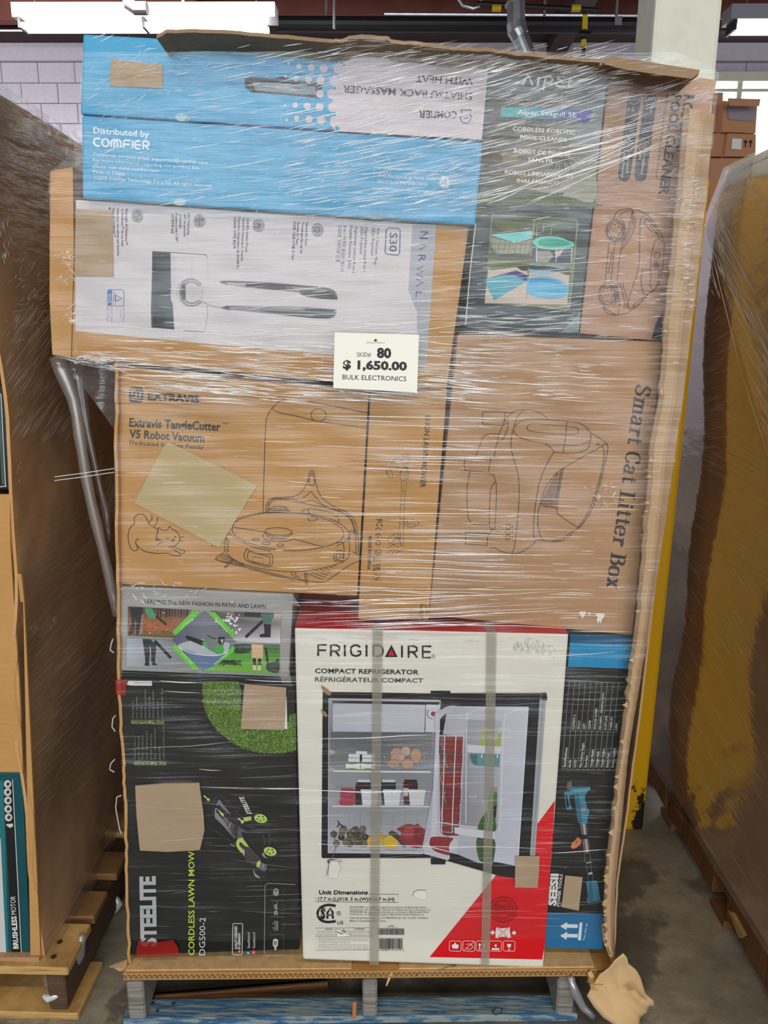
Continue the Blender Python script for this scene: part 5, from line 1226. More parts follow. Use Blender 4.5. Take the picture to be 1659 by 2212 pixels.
# open refrigerator picture
A = Art(pl, .0008).fr(680, 1470, 280, 1511)
A.poly([(92,130),(1350,148),(1350,118),(1511,118),(1511,2060),(1355,2010),(1350,2068),(92,2068),(78,2050)], (22,22,24))
A.grad([(165,205),(1470,225),(1390,2010),(155,2005)], [[(150,152,156),(170,172,178),(176,178,184)],[(118,120,122),(110,112,114),(128,130,134)],[(140,142,146),(126,128,130),(130,132,136)],[(150,152,158),(142,144,148),(150,152,156)],[(176,178,184),(172,174,180),(176,178,184)]])
A.poly([(200,232),(1460,248),(1440,290),(1280,285),(240,262),(212,290)], (40,40,42))
A.grad([(212,262),(1290,280),(1275,604),(210,590)], [[(176,180,188),(186,190,198)],[(180,184,192),(190,194,200)],[(176,180,190),(184,188,196)]])
A.line([(1290,285),(1280,600)], 6, (60,60,64)); A.poly([(1300,275),(1460,282),(1460,600),(1292,596)], (196,198,204))
A.line([(1326,340),(1312,375),(1322,420),(1350,440),(1375,445)], 9, (70,90,140)).ell(1380, 386, 28, 28, (150,34,44))
A.line([(165,208),(1470,228)], 8, (196,198,200)).line([(165,208),(155,2010)], 7, (190,192,194)); A.line([(158,2000),(1260,2012)], 14, (196,198,204))
A.grad([(190,600),(1370,600),(1350,1000),(170,1000)], [[(96,98,100),(88,90,92),(110,112,114)],[(112,114,118),(96,98,100),(116,118,120)],[(120,122,126),(110,112,114),(126,128,130)]])
A.line([(200,1050),(700,1058),(1350,1062)], 20, (206,208,212)).line([(205,1462),(1340,1466)], 16, (206,208,212)).line([(190,1040),(1340,1040)], 5, (100,102,104))
for y in (800, 1000, 1200, 1400): A.poly([(170,y),(240,y+30),(200,y+60),(168,y+50)], (156,158,164), True)
for x in (400, 530, 660, 780, 915, 1055, 1195): A.line([(x,1540),(x-3,1700)], 3, (124,126,130))
for Q in ([(480,818),(610,822),(608,856),(480,850)],[(395,852),(525,855),(525,898),(392,892)],[(552,858),(700,860),(698,900),(550,898)],[(392,900),(524,902),(522,945),(390,940)],[(552,905),(698,906),(696,946),(552,944)]): A.poly(Q, (208,210,214))
A.poly([(360,950),(705,955),(705,1045),(358,1040)], (120,130,70)).poly([(362,965),(440,975),(528,960),(528,1030),(450,1015),(362,1020)], (212,214,212)).poly([(538,962),(620,975),(704,962),(704,1030),(620,1015),(538,1028)], (212,214,212)).poly([(526,858),(552,860),(550,946),(522,944)], (40,40,44))
for x, y, rx, ry, c in ((950,850,70,70,(168,138,120)),(1060,820,58,58,(178,150,132)),(960,905,80,60,(176,146,128)),(1180,870,65,85,(176,140,112)),(1080,965,70,60,(172,138,112)),(920,960,70,50,(164,132,112)),(1010,890,40,40,(186,158,140))): A.ell(x, y, rx, ry, c, n=14); A.ell(x, y, rx, ry, (110,88,76), ring=4, n=14)
A.lines([[(800,860),(840,950),(900,1005),(1000,1020)],[(1250,880),(1300,820)],[(1240,950),(1290,880)]], 4, (180,184,188))
for x, w_, c in ((570,82,(44,26,30)),(860,84,(30,32,34)),(1115,84,(58,26,22))):
    A.poly([(x-w_,1180),(x+w_,1184),(x+w_,1300),(x+w_*.9,1440),(x-w_*.9,1440),(x-w_,1300)], c, False).poly([(x-w_*.85,1150),(x+w_*.9,1152),(x+w_*.9,1180),(x-w_*.85,1178)], (196,198,200) if x < 1000 else (44,24,22))
A.poly([(1032,1245),(1095,1250),(1085,1340),(1032,1340)], (176,178,180))
for x, w_ in ((640,105),(900,105),(1190,100)): A.poly([(x-w_,1262),(x+w_,1266),(x+w_,1300),(x-w_,1296)], (204,206,208)).poly([(x-w_*.95,1296),(x+w_*.95,1300),(x+w_*.78,1450),(x-w_*.8,1450)], (200,202,204)).line([(x-w_*.9,1345),(x+w_*.9,1350)], 6, (176,178,182))
A.poly([(300,1280),(325,1250),(440,1255),(470,1280),(465,1340),(440,1362),(320,1358),(295,1330)], (150,62,76), True).poly([(292,1385),(320,1358),(440,1362),(468,1390),(460,1430),(430,1450),(310,1445),(285,1420)], (160,66,78), True)
A.poly([(475,1200),(500,1200),(540,1330),(545,1440),(470,1440)], (54,34,40))
random.seed(3)
for k in range(34): x = random.uniform(220, 600); y = random.uniform(1720, 1900)+(40 if x < 260 or x > 570 else 0); c = random.choice(((70,62,54),(88,80,62),(60,48,46),(96,90,66))); A.ell(x, min(y,1890), 40, 40, c, n=12); A.ell(x-8, min(y,1890)-10, 10, 10, (130,122,104), n=8)
A.lines([[(265,1625),(300,1670),(340,1700)],[(290,1650),(262,1700)]], 12, (50,44,40))
A.ell(740, 1830, 80, 66, (176,140,50)).ell(700, 1868, 92, 82, (204,166,62)).ell(884, 1870, 86, 80, (206,172,54)).ell(690, 1850, 40, 34, (216,184,84))
A.poly([(860,1770),(900,1745),(960,1770),(990,1800),(1080,1880),(1040,1930),(960,1850),(900,1800)], (70,58,50), True).poly([(960,1720),(1090,1665),(1160,1680),(1195,1660),(1230,1690),(1300,1750),(1320,1830),(1290,1900),(1190,1940),(1060,1900),(990,1830),(1010,1760)], (136,50,56), True).poly([(1060,1710),(1140,1700),(1160,1780),(1090,1830),(1020,1780)], (160,62,66), True).poly([(1180,1700),(1280,1760),(1290,1850),(1200,1900),(1150,1800)], (122,40,46), True)
A.line([(165,1908),(1250,1912)], 6, (190,192,196))
for x in (370, 590, 810, 1020): A.poly([(x,1970),(x+180,1972),(x+175,1984),(x,1982)], (200,202,206))
A.poly([(150,2085),(200,2075),(250,2085),(250,2105),(190,2118),(155,2112)], (22,22,24), True)
# door
A.fr(900, 1470, 300, 1475)
A.poly([(150,108),(355,102),(355,128),(1315,128),(1375,122),(1384,190),(1370,205),(1300,210),(1210,1840),(1040,2090),(850,2055),(310,1900),(300,1940),(150,1940),(150,1860),(250,1860),(255,130),(150,135)], (26,26,28))
A.poly([(1302,190),(1370,200),(1250,1900),(1200,1840)], (158,160,164)).line([(1340,200),(1228,1840)], 10, (136,138,142)).poly([(1305,128),(1328,128),(1328,190),(1310,190)], (70,72,74))
A.grad([(330,262),(1180,268),(1075,1960),(60,1760)], [[(170,172,178),(186,186,194),(196,198,206)],[(166,166,176),(182,182,192),(192,192,202)],[(170,168,180),(180,180,190),(190,190,202)],[(180,178,190),(186,186,196),(192,192,204)]])
A.poly([(195,380),(205,330),(330,265),(420,265),(330,330),(250,400),(240,560)], (176,178,184), True)
A.poly([(60,1760),(75,1730),(150,1640),(200,560),(190,400),(230,330),(240,560),(210,1700),(350,1850),(345,1890),(80,1830)], (190,190,200))
A.grad([(520,400),(900,420),(860,1560),(460,1520)], [[(150,152,156),(172,172,178)],[(146,146,154),(170,170,178)],[(136,136,142),(168,168,176)],[(132,132,138),(160,160,168)]])
A.line([(520,1500),(530,420),(560,350),(640,300),(760,275)], 9, (206,208,216)).line([(880,1600),(925,450),(960,360),(1020,320),(1170,275)], 9, (206,208,216)).line([(1182,275),(1130,1050),(1075,1850)], 8, (212,214,220))
A.poly([(240,560),(490,580),(440,1640),(250,1600)], (96,62,62))
RD = [(126,46,44),(114,40,40)]
for i, (x, y, w_, h_) in enumerate(((255,570,235,180),(295,755,190,180),(248,945,225,180),(285,1130,185,180),(250,1310,210,190),(250,1510,190,130))):
    A.poly([(x,y+h_*.5),(x+20,y+20),(x+70,y),(x+w_,y+8),(x+w_-8,y+h_*.95),(x+70,y+h_*.98),(x+20,y+h_*.85)], RD[i%2]).line([(x+20,y+30),(x+6,y+h_*.5),(x+30,y+h_*.85)], 4, (190,180,184))
A.lines([[(208,575),(490,578)],[(296,580),(285,1000),(262,1590),(375,1606),(380,1400),(400,900),(415,580)],[(180,1485),(440,1522)]], 10, (206,204,210), False)
A.poly([(470,1540),(440,1760),(430,1830),(640,1920),(800,1940),(815,1660)], (172,172,182))
A.poly([(140,1680),(180,1645),(380,1660),(350,1720),(345,1800),(330,1840),(200,1800),(140,1740)], (138,44,46), True).poly([(350,1720),(400,1665),(428,1690),(425,1740),(380,1795),(345,1790)], (196,194,196), True).line([(110,1745),(350,1805)], 10, (206,206,212)).line([(60,1760),(75,1810),(330,1890)], 12, (200,200,208))
# bottles
A.poly([(700,510),(770,510),(830,680),(655,680)], (160,166,90)).poly([(720,480),(785,470),(800,540),(715,545)], (176,180,160)).poly([(870,540),(895,540),(885,690),(815,685)], (156,164,84)).poly([(860,480),(900,475),(895,545),(865,545)], (182,184,172)).line([(765,520),(765,680)], 8, (184,190,120))
A.poly([(535,668),(900,690),(885,770),(535,750)], (200,200,206)).poly([(560,765),(880,770),(875,910),(700,905),(600,880),(560,820)], (92,140,142)).poly([(560,770),(640,770),(640,890),(600,880)], (76,104,108)).line([(690,770),(688,810)], 12, (206,226,226)).line([(855,775),(853,810)], 12, (206,226,226)).line([(560,895),(880,915)], 10, (186,186,194))
A.poly([(772,1120),(856,1122),(852,1170),(770,1168)], (150,140,112)).poly([(772,1168),(852,1170),(848,1320),(835,1400),(826,1600),(820,1880),(790,1925),(720,1925),(660,1890),(636,1780),(640,1600),(670,1500),(730,1380),(755,1280)], (62,112,54)).poly([(800,1330),(848,1310),(838,1440),(780,1420),(770,1380)], (28,30,26)).poly([(700,1430),(780,1420),(830,1450),(828,1590),(650,1580)], (52,94,48), True).poly([(640,1660),(820,1670),(818,1870),(780,1922),(700,1915),(650,1860)], (56,84,44), True).line([(795,1180),(770,1380),(745,1560)], 9, (170,200,160)).poly([(705,1270),(760,1270),(755,1370),(705,1400)], (178,186,164))
A.poly([(398,1540),(830,1590),(830,1670),(700,1660),(400,1610)], (200,200,206))
A.ell(590, 1190, 44, 34, (210,210,216), ring=8, a0=20, a1=150)
A.build('printed_picture', t)
# worn spots, straps and patch
A = Art(pl, .0042)
A.poly([(693,1478),(703,1484),(714,1492),(716,1499),(710,1500),(700,1494)], (150,118,80)).poly([(693,1530),(703,1535),(708,1543),(705,1546),(698,1543)], (150,118,80)).poly([(712,1856),(730,1854),(735,1870),(728,1895),(710,1892)], (226,224,214)).lines([[(715,1800),(726,1815),(722,1840),(712,1862),(706,1888)],[(712,1856),(740,1858)]], 1.4, (120,116,104))
random.seed(31)
for k in range(70): x = random.uniform(1108, 1200); y = 1396+random.gauss(0, 6)+(x-1108)*.06; A.line([(x, y-random.uniform(1,6)), (x+random.uniform(-1,1), y+random.uniform(1,4))], .9, (168,164,150))
for k in range(24): x = random.uniform(655, 1180); y = random.uniform(1372, 1384); A.line([(x,y),(x+random.uniform(2,14),y+1)], .8, (190,186,172))
A.build('scuff_mark', t)
STRAP = clear_mat('translucent_strap', (172,166,146), .30, .4, .02)
for Q in ([(805,1361),(827,1361),(822,1700),(818,2080),(798,2078),(802,1700)], [(1050,1366),(1072,1367),(1066,1700),(1056,2088),(1038,2086),(1046,1700)]):
    patch(pl, Q, .0052, .0007, STRAP, t, 'strap')
    a, b_ = pl.at(*Q[0], .005), pl.at(*Q[1], .005)
    MB().slab([a+Vector((0,.45,.004)), b_+Vector((0,.45,.004)), b_+Vector((0,-.001,.003)), a+Vector((0,-.001,.003))], (0,0,-.0007)).build('strap', STRAP, t)
patch(pl, [(1112,1845),(1164,1845),(1163,1876),(1160,1913),(1111,1912)], .0052, .0012, KRAFT_PATCH, t)

# ---- pump carton at the right
t, pl = carton('black_blue_carton', [(1231,1374),(1369,1376),(1306,2043),(1172,2037)], 1.340, .45, BLACK_CARD,
  'black and blue carton of an electric pump, far right of the bottom row')
A = Art(pl).fr(1150, 1340, 330)
A.poly([(415,165),(1095,190),(1040,525),(385,500)], (30,136,184)); A.poly([(410,150),(1095,180),(1085,270),(408,240)], (22,84,118))
TL = (150,152,148)
xs = [(400,320),(458,378),(515,434),(575,490),(637,545),(697,602),(755,660),(815,718),(877,777),(936,834)]
A.line([(400,655),(985,680)], 4, TL, False, False).line([(318,1613),(895,1630)], 4, TL, False, False)
for i, (a, b) in enumerate(xs): A.line([(a,656+i*2.4),(b,1613+i*2)], 3.5, TL)
A.line([(412,1200),(930,1215)], 3.5, TL)
TW = (206,208,204)
for i, (l, r, e1, e2) in enumerate((('Specifications:','',1378,0),('Modle','CLP020C-2',1512,1022),('RATED','DC21V',1510,1088),('Max Delivery Height','22FT',1330,1115),('Flow Rate','12GPM',1468,1088),('Charger Model','XH2100-1670M',1405,958),('Charger Input','100-240V~, 50/60Hz1.67A',1420,785),('Charger Output','21.0V1.67A',1398,1032),('Battery Pack','T1840-10',1438,1055),('Battery Capacity','6.0Ah',1386,1118))):
    x = 352+i*58; A.text(l, (x+6,1594), (x+30*(1594-e1)/220, e1), (x-20,1594), TW, .02 if i == 0 else .01)
    if r: A.text(r, (x+44,1176+i*2), (x+44+(1176-e2)*.09, e2), (x+20,1176+i*2), TW, .01)
A.fr(1150, 1700, 330, 1426)
A.poly([(135,1172),(655,1184),(658,1510),(112,1495)], (40,108,152)); A.line([(135,1172),(655,1184)], 4, (120,150,166))
for y0 in (1295, 1385): A.poly([(258,y0),(325,y0-37),(322,y0-18),(424,y0-15),(420,y0+18),(318,y0+15),(318,y0+38)], (214,222,226))
A.poly([(440,1262),(466,1263),(452,1428),(424,1426)], (214,222,226)); A.text('This side up', (486,1430), (512,1270), (470,1430), (190,206,214), .015)
A.text('SEESII', (218,1106), (242,806), (150,1104), (220,220,216), .05)
A.text('POWER TOOLS', (252,1112), (282,812), (228,1110), (220,220,216), .02); A.poly([(262,1110),(266,1075),(272,1075),(268,1112)], (200,200,196))
for k in range(9): A.line([(284,960+k*9),(298,960+k*9)], 2, (190,190,186))
A.build('printed_lettering', t)
A = Art(pl, .0009).fr(1180, 1660, 150, 976)
TB = (62,126,148); TD = (44,98,120); BKK = (40,42,44)
A.poly([(290,200),(340,135),(590,160),(610,265),(360,262),(350,300),(290,295)], BKK).poly([(290,200),(350,165),(360,262),(350,300),(290,295)], (92,96,98)).line([(350,150),(362,262),(600,258)], 4, (110,114,116))
A.poly([(355,265),(612,258),(622,275),(600,310),(580,315),(570,345),(540,375),(545,440),(560,480),(568,545),(598,580),(598,640),(578,680),(580,765),(470,780),(440,730),(408,500),(400,370),(340,372),(320,400),(335,500),(362,545),(350,575),(285,575),(276,540),(255,370),(250,335),(265,322),(340,312),(350,285)], TB)
A.poly([(268,372),(295,378),(315,500),(330,520),(288,545)], (26,26,28)).poly([(420,350),(450,352),(485,560),(500,770),(470,778),(440,730),(410,480)], TD).poly([(485,560),(550,556),(552,588),(490,592)], (206,122,84)).poly([(610,262),(622,275),(600,310),(400,330),(356,300)], (84,146,164))
for (a, b, c, d), cc in ((((475,772),(572,765),(585,925),(500,930)), None), (((505,990),(598,980),(622,1165),(530,1180)), None)):
    A.grad([a, b, c, d], [[(120,120,116),(70,68,64),(190,186,178),(90,88,84),(60,58,54)]]*2)
A.poly([(440,945),(460,930),(590,925),(605,965),(520,985),(460,975)], (20,20,22)).poly([(440,955),(495,1005),(480,1060),(420,1110),(375,1126),(342,1105),(360,1040),(420,985)], (206,118,76)).poly([(415,1010),(440,1020),(425,1060),(400,1050)], (160,80,48))
A.lines([[(535,1185),(540,1290),(558,1320),(565,1430),(585,1470)],[(615,1190),(625,1320),(632,1440)],[(530,1190),(620,1185)],[(585,1480),(582,1580)],[(650,1460),(655,1570)]], 5, (110,112,110), False).line([(565,1325),(630,1310)], 12, (190,190,186)).poly([(585,1462),(640,1448),(648,1480),(592,1488)], (176,176,172))
A.poly([(560,1595),(600,1575),(700,1568),(718,1590),(755,1810),(765,1860),(600,1885),(570,1850),(575,1820),(585,1800)], TB).poly([(600,1580),(640,1576),(660,1820),(640,1870),(600,1880),(585,1800)], TD).poly([(600,1860),(760,1845),(762,1860),(602,1882)], (26,30,32)).line([(575,1880),(670,1895),(760,1870)], 5, (110,130,136))
A.build('printed_picture', t)
patch(pl, [(1220,1888),(1257,1892),(1249,1964),(1212,1956)], .0030, .0015, KRAFT_PATCH, t)

# ---- price sheet held on the film
sp = Plane(1.288)
sh = patch(sp, [(723,718),(905,723),(901,848),(720,838)], 0, .0006, plain('white_copy_paper', (240,238,226), .55, gain=1.0), None, 'price_sheet')
tag(sh, 'white price sheet reading 1,650.00 taped to the front of the load', 'paper')
sh.location = sh.location
A = Art(sp, .001).fr(700, 400, 560)
A.text('80', (338,1102), (430,1105), (338,1043), (20,18,18), .045); A.text('SKID#', (209,1098), (300,1098), (210,1070), (50,48,48), -.004)
A.text('$ 1,650.00', (120,1173), (530,1184), (121,1122), (20,18,18), .045); A.text('BULK ELECTRONICS', (118,1242), (526,1254), (119,1212), (28,26,26), .004)
A.text('liquidationDeals.ca', (270,1010), (388,1012), (270,1002), (90,84,84)); A.text('......', (485,1010), (508,1010), (485,1004), (120,110,110))
A.poly([(329,983),(333,988),(337,986),(336,993),(342,991),(338,998),(330,1000),(329,1004),(328,1000),(320,998),(316,991),(322,993),(321,986),(325,988)], (40,30,30))
A.build('printed_lettering', sh)
# ------------------------------------------------------------------ neighbouring wrapped loads
def ridge_mat(name, a=.5, g=.5, rough=.16):
    t = NT(name)
    tr = t.n('ShaderNodeBsdfTransparent'); df = t.n('ShaderNodeBsdfDiffuse'); df.inputs['Color'].default_value = (.95,.95,.94,1)
    gl = t.n('ShaderNodeBsdfGlossy'); gl.inputs['Roughness'].default_value = rough
    m = t.n('ShaderNodeMixShader'); m.inputs[0].default_value = a; t.l(tr.outputs[0], m.inputs[1]); t.l(df.outputs[0], m.inputs[2])
    m2 = t.n('ShaderNodeMixShader'); m2.inputs[0].default_value = g; t.l(m.outputs[0], m2.inputs[1]); t.l(gl.outputs[0], m2.inputs[2])
    return t.done(m2.outputs[0])
RIDGE = ridge_mat('pulled_film_wrinkle', .92, .45, .22)  # whitened film; the diffuse white also stands in for lamp glints
RIDGE_SOFT = ridge_mat('soft_film_wrinkle', .36, .14, .3)
class Ridges:
    def __init__(s): s.V, s.F = [], []
    def add(s, fn, p0, p1, w, bow=0.0, n=5):
        """a raised crease: rounded cross-section tapering at both ends; w in pixels of the photo; fn(px, py, lift) -> point"""
        b = len(s.V); dx, dy = p1[0]-p0[0], p1[1]-p0[1]; L = math.hypot(dx, dy) or 1; nx, ny = -dy/L, dx/L
        for i in range(n):
            t = i/(n-1); k = (math.sin(math.pi*min(max(t, .02), .98)))**.6; x, y = p0[0]+dx*t+nx*bow*math.sin(math.pi*t), p0[1]+dy*t+ny*bow*math.sin(math.pi*t)
            for (o, l) in ((-.5, 0), (-.3, .45), (.3, .45), (.5, 0)):
                s.V.append(fn(x+nx*w*o*k*.72, y+ny*w*o*k*.72, .0008+l*w*.0007*k))
        for i in range(n-1):
            for j in range(3):
                q = b+i*4+j; s.F.append((q, q+1, q+5, q+4))
    def build(s, name, mat, parent):
        o = mk(name, s.V, s.F, mat, parent, smooth=True); o['kind'] = 'stuff'; return o

# ---- left load
LY = 1.345
lload = empty('wrapped_pallet_load', (-1.25, LY+.6, 0), 'shrink-wrapped brown carton load on a raw pine pallet, left of the opened load', 'pallet load')
cpx = [(98,2087),(84,2072),(66,1900),(58,1760),(50,1640),(42,1480),(30,1300),(22,1180),(21,1020),(12,900),(2,820)]
cor = sorted([(lambda q: (q.z, q.x))(at_y(x, y, LY)) for x, y in cpx])
def lx(z, s_): return poly_at(cor, z)-.012*s_+(.010*math.sin(z*7+s_*3)+.006*math.sin(z*15-s_*7))
ltop = at_x(165, 330, -.735).z
rows, colsn = 40, 14; P = []
for i in range(rows+1):
    z = lerp(.136, ltop, i/rows)
    P.append([Vector((lx(z, j/colsn), LY+1.15*j/colsn, z)) for j in range(colsn+1)])
V, F = sheet(P); V, F = solidify(V, F, rows+1, colsn+1, (-.006, 0, 0))
mk('carton_side', V, F, KRAFT_DARK, lload, smooth=False)
ftop = [at_y(x, 1068, LY) for x in (-260, 22)]; fb = [at_y(x, 1668, LY) for x in (-260, 50)]
P = [[at_y(lerp(-260, poly_at([(1068,21),(1180,22),(1300,30),(1480,42),(1668,50)], y), u), y, LY-.002+.004*math.sin(y*.02)) for u in (0,.5,.8,1)] for y in range(1068, 1669, 50)]
V, F = sheet(P); mk('carton_front', *solidify(V, F, len(P), 4, (0,.006,0)), KRAFT_WARM, lload)
MB().slab([at_y(50,1300,LY-.006), at_y(52,1300,LY-.006), at_y(88,2072,LY-.006), at_y(66,2072,LY-.006)], (0,.005,0)).slab([at_y(38,1240,LY-.006), at_y(46,1240,LY-.006), at_y(52,1300,LY-.006), at_y(44,1300,LY-.006)], (0,.005,0)).build('torn_edge', KRAFT_WARM, lload)
MB().slab([at_y(-260,2068,LY-.012), at_y(84,2068,LY-.012), at_y(88,2098,LY-.012), at_y(-260,2100,LY-.012)], (0,.9,0)).build('carton_tray', KRAFT_GREY, lload)
MB().box((-1.9, LY+.02, .136), (-.80, LY+1.1, ltop-.01)).build('carton_core', KRAFT_DARK, lload)
# boxes inside the left load seen through its open front
def lbox(name, quad, y, depth, mat, label):
    Q = [at_y(*p, y) for p in quad]; t = empty(name, (Q[0].x, y+depth/2, Q[3].z), label, 'box')
    bevel(MB().slab(Q, (0, depth, 0)).build('carton_body', mat, t), .003); return t
class PY(Plane):
    def __init__(s, y): s.d, s.k, s.n = y, 0, Vector((0,-1,0))
t = lbox('teal_tool_carton', [(-200,1672),(48,1668),(66,2064),(-200,2068)], LY+.002, .015, board('teal_carton_board', (24,76,84), rough=.4, flute=.2, var=.04), 'white and teal carton with motor lettering at the bottom of the left load')
A = Art(PY(LY+.002)).fr(0, 1600, 300, 1084)
A.poly([(-500,300),(25,310),(70,1690),(-500,1700)], (40,110,116)).poly([(-500,760),(5,760),(50,1680),(-500,1690)], (196,196,196))
A.poly([(28,320),(95,300),(165,1675),(95,1680)], (28,30,30)).line([(98,300),(168,1670)], 5, (220,220,216))
A.text('BRUSHLESS', (144,1622), (128,1368), (106,1624), (226,226,224), .03); A.text('MOTOR', (127,1355), (120,1212), (88,1357), (226,226,224), -.005)
for x, y in ((60,338),(60,400),(63,465),(64,532),(68,597)): A.ell(x, y, 30, 32, (200,200,196)); A.ell(x+3, y, 14, 16, (60,62,60), 30, n=8); A.ell(x, y, 30, 32, (90,92,90), ring=4)
A.poly([(50,650),(100,645),(104,665),(80,680),(52,660)], (200,200,196))
A.build('printed_lettering', t)
t = lbox('dark_glossy_carton', [(-200,836),(10,832),(22,1058),(-200,1064)], LY+.002, .015, BLACK_CARD, 'dark glossy carton high in the open front of the left load')
A = Art(PY(LY+.002)); A.line([(2,850),(12,1050)], 2, (190,196,190)); A.line([(-5,1052),(14,1050)], 2, (190,196,190)); A.line([(-3,850),(7,1046)], 5, (70,90,88)); A.build('printed_border', t)
# pallet under the left load
lp = empty('wooden_pallet', (-1.25, LY+.6, 0), 'raw pine pallet under the left wrapped load', 'pallet')
def lb(a, b, name, mat, bev=.003):
    o = MB().box(a, b).build(name, mat, lp); bevel(o, bev, 1); return o
XR = -.672
for i, y in enumerate((1.318, 1.46, 1.60, 1.76, 1.92, 2.08, 2.24, 2.4)):
    lb((-1.75, y, .112), (XR, y+(.125 if i == 0 else .085), .132), 'deck_board', WOOD_NEW if i in (0, 3) else wood('aged_pine', (150,112,70), (100,70,40)))
WD = wood('dark_stringer_pine', (92,66,44), (58,42,30))
for x in (XR-.012, -1.21, -1.72): lb((x-.038, 1.325, .019), (x, 2.52, .111), 'stringer', WD)
lb((XR-.062, 1.330, .03), (XR-.050, 1.40, .111), 'stringer', wood('split_pine', (130,104,72), (84,64,44)))
for i, y in enumerate((1.318, 1.8, 2.3)): lb((-1.75, y, 0), (XR+.012, y+.14, .018), 'bottom_board', WOOD_NEW)
for px, py in ((129,2035),(116,2067)):
    q = at_z(px, py, .1325); MB().tube([q, q+Vector((0,0,.001))], .006, 8).build('nail_hole', plain('dark_knot', (60,38,24), .9), lp)

# film over the left load
LFILM = film_mat('film_over_left_load', haze=.06, ior=1.6, rough=.16, scales=((3,6,44),(.62,0,0)), b=.4)
rows, colsn = 46, 16; P = []
for i in range(rows+1):
    z = lerp(.10, ltop+.01, i/rows); row = []
    for j in range(colsn+1):
        s_ = j/colsn
        row.append(Vector((lx(z, s_)+.012+.004*math.sin(z*31+s_*22), LY-.01+1.17*s_, z)))
    P.append(row)
V, F = sheet(P); lf = mk('stretch_film', V, F, LFILM, lload, smooth=True)
def lfn(px, py, l):
    r = ray(px, py); x = -.70
    for _ in range(4):
        p = at_x(px, py, x); s_ = min(max((p.y-LY)/1.15, 0), 1); x = lx(p.z, s_)+.015+l
    return at_x(px, py, x)
random.seed(21); R = Ridges(); R2 = Ridges()
for k in range(520):      # upper bright bundle and diagonals lower down
    u = random.random()
    if u < .5:
        x = random.uniform(15, 165); y = 250+x*.5+abs(random.gauss(0, 130))+10; sl_ = .35+random.gauss(0,.12); L = random.uniform(10, 46)
        q = (x, y), (x+L*.95, y+L*sl_); (R if random.random() < .55 else R2).add(lfn, *q, random.uniform(.9, 2.2))
    elif u < .8:
        x = random.uniform(10, 150); y = random.uniform(700, 960); a = -1.25+random.gauss(0,.12); L = random.uniform(20, 80)
        (R if random.random() < .3 else R2).add(lfn, (x, y), (x+L*.55, y-L*.8), random.uniform(.8, 1.5))
    else:
        x = random.uniform(60, 235); y = random.uniform(1350, 1750); L = random.uniform(20, 110)
        if x+L*.62 > 250: continue
        R2.add(lfn, (x, y), (x+L*.62, y-L*.62), random.uniform(.7, 1.2))
for k in range(60):       # crumpled knot of film
    x, y = random.gauss(62, 26), random.gauss(640, 34)
    if x < 8 or x > 108: continue
    a = random.uniform(-1.2, .3); L = random.uniform(8, 26); R.add(lfn, (x, y), (x+L*math.cos(a), y+L*math.sin(a)), random.uniform(1, 2.6), random.uniform(-4, 4))
for k in range(16): x, y = random.gauss(15, 5), random.uniform(465, 560); R.add(lfn, (x, y), (x+random.uniform(-5, 9), y+random.uniform(8, 22)), 1.8, 3)
for c in ((120,1340),(75,1355),(45,1010)):
    for k in range(7): x, y = random.gauss(c[0], 4), random.gauss(c[1], 8); R2.add(lfn, (x, y), (x+random.uniform(-6,6), y+random.uniform(4,14)), 1.4, 3)
R.build('film_wrinkles', RIDGE, lload); R2.build('soft_film_wrinkles', RIDGE_SOFT, lload)
# loose tail of film tied in a knot
KN = ridge_mat('bunched_white_film', .7, .25, .25)
yk = 1.62
def lw(pts, y): return [at_y(a, b, y) for a, b in pts]
MB().tube(lw([(262,1868),(230,1910),(205,1960),(188,2000),(180,2010)], 1.66), [.004,.012,.008,.006,.006], 8).build('film_tail', FILMG, lload, smooth=True)
MB().tube(lw([(178,2022),(184,2008),(198,1994),(215,1986),(232,1975),(250,1962),(258,1952),(252,1942),(240,1936),(232,1940),(240,1948),(248,1950)], yk), [.004,.010,.009,.012,.012,.010,.009,.007,.006,.006,.005,.003], 7).build('film_knot_tail', KN, lload, smooth=True)
MB().tube(lw([(178,2012),(184,2020),(190,2030),(182,2034),(178,2026)], yk), [.006,.008,.007,.005,.004], 7).build('film_knot', KN, lload, smooth=True)
MB().tube(lw([(178,2020),(168,2060),(150,2100),(132,2150),(120,2160)], 1.40), [.008,.016,.014,.012,.006], 8).build('film_tail', FILMG, lload, smooth=True)
MB().tube(lw([(93,2150),(104,2156),(120,2150),(134,2146)], 1.33), [.004,.009,.008,.003], 7).build('film_loop', KN, lload, smooth=True)

# ---- right load
rload = empty('wrapped_pallet_load', (1.35, 1.8, 0), 'shrink-wrapped brown carton load right of the yellow column, mirroring the column in its film', 'pallet load')
RX = .788
far = [(.13,2.62),(.9,2.60),(1.3,2.5),(1.58,2.32),(at_x(1525,490,RX).z, at_x(1525,490,RX).y),(at_x(1570,365,RX).z, at_x(1570,365,RX).y)]
rtop = far[-1][0]
rows, colsn = 36, 14
def rx(z, s_): return RX+.022*(1-s_)+.004*math.sin(z*5+s_*4)+.0025*math.sin(z*13-s_*9)
P = [[Vector((rx(lerp(.14, rtop, i/rows), j/colsn), lerp(.9, poly_at(far, lerp(.14, rtop, i/rows)), j/colsn), lerp(.14, rtop, i/rows))) for j in range(colsn+1)] for i in range(rows+1)]
V, F = sheet(P); V, F = solidify(V, F, rows+1, colsn+1, (.006, 0, 0)); mk('carton_side', V, F, board('kraft_side_board', (206,164,124), var=.14, warp=1.5), rload)
MB().box((RX+.05, .95, .14), (2.0, 1.88, rtop-.02)).build('carton_core', KRAFT_DARK, rload)
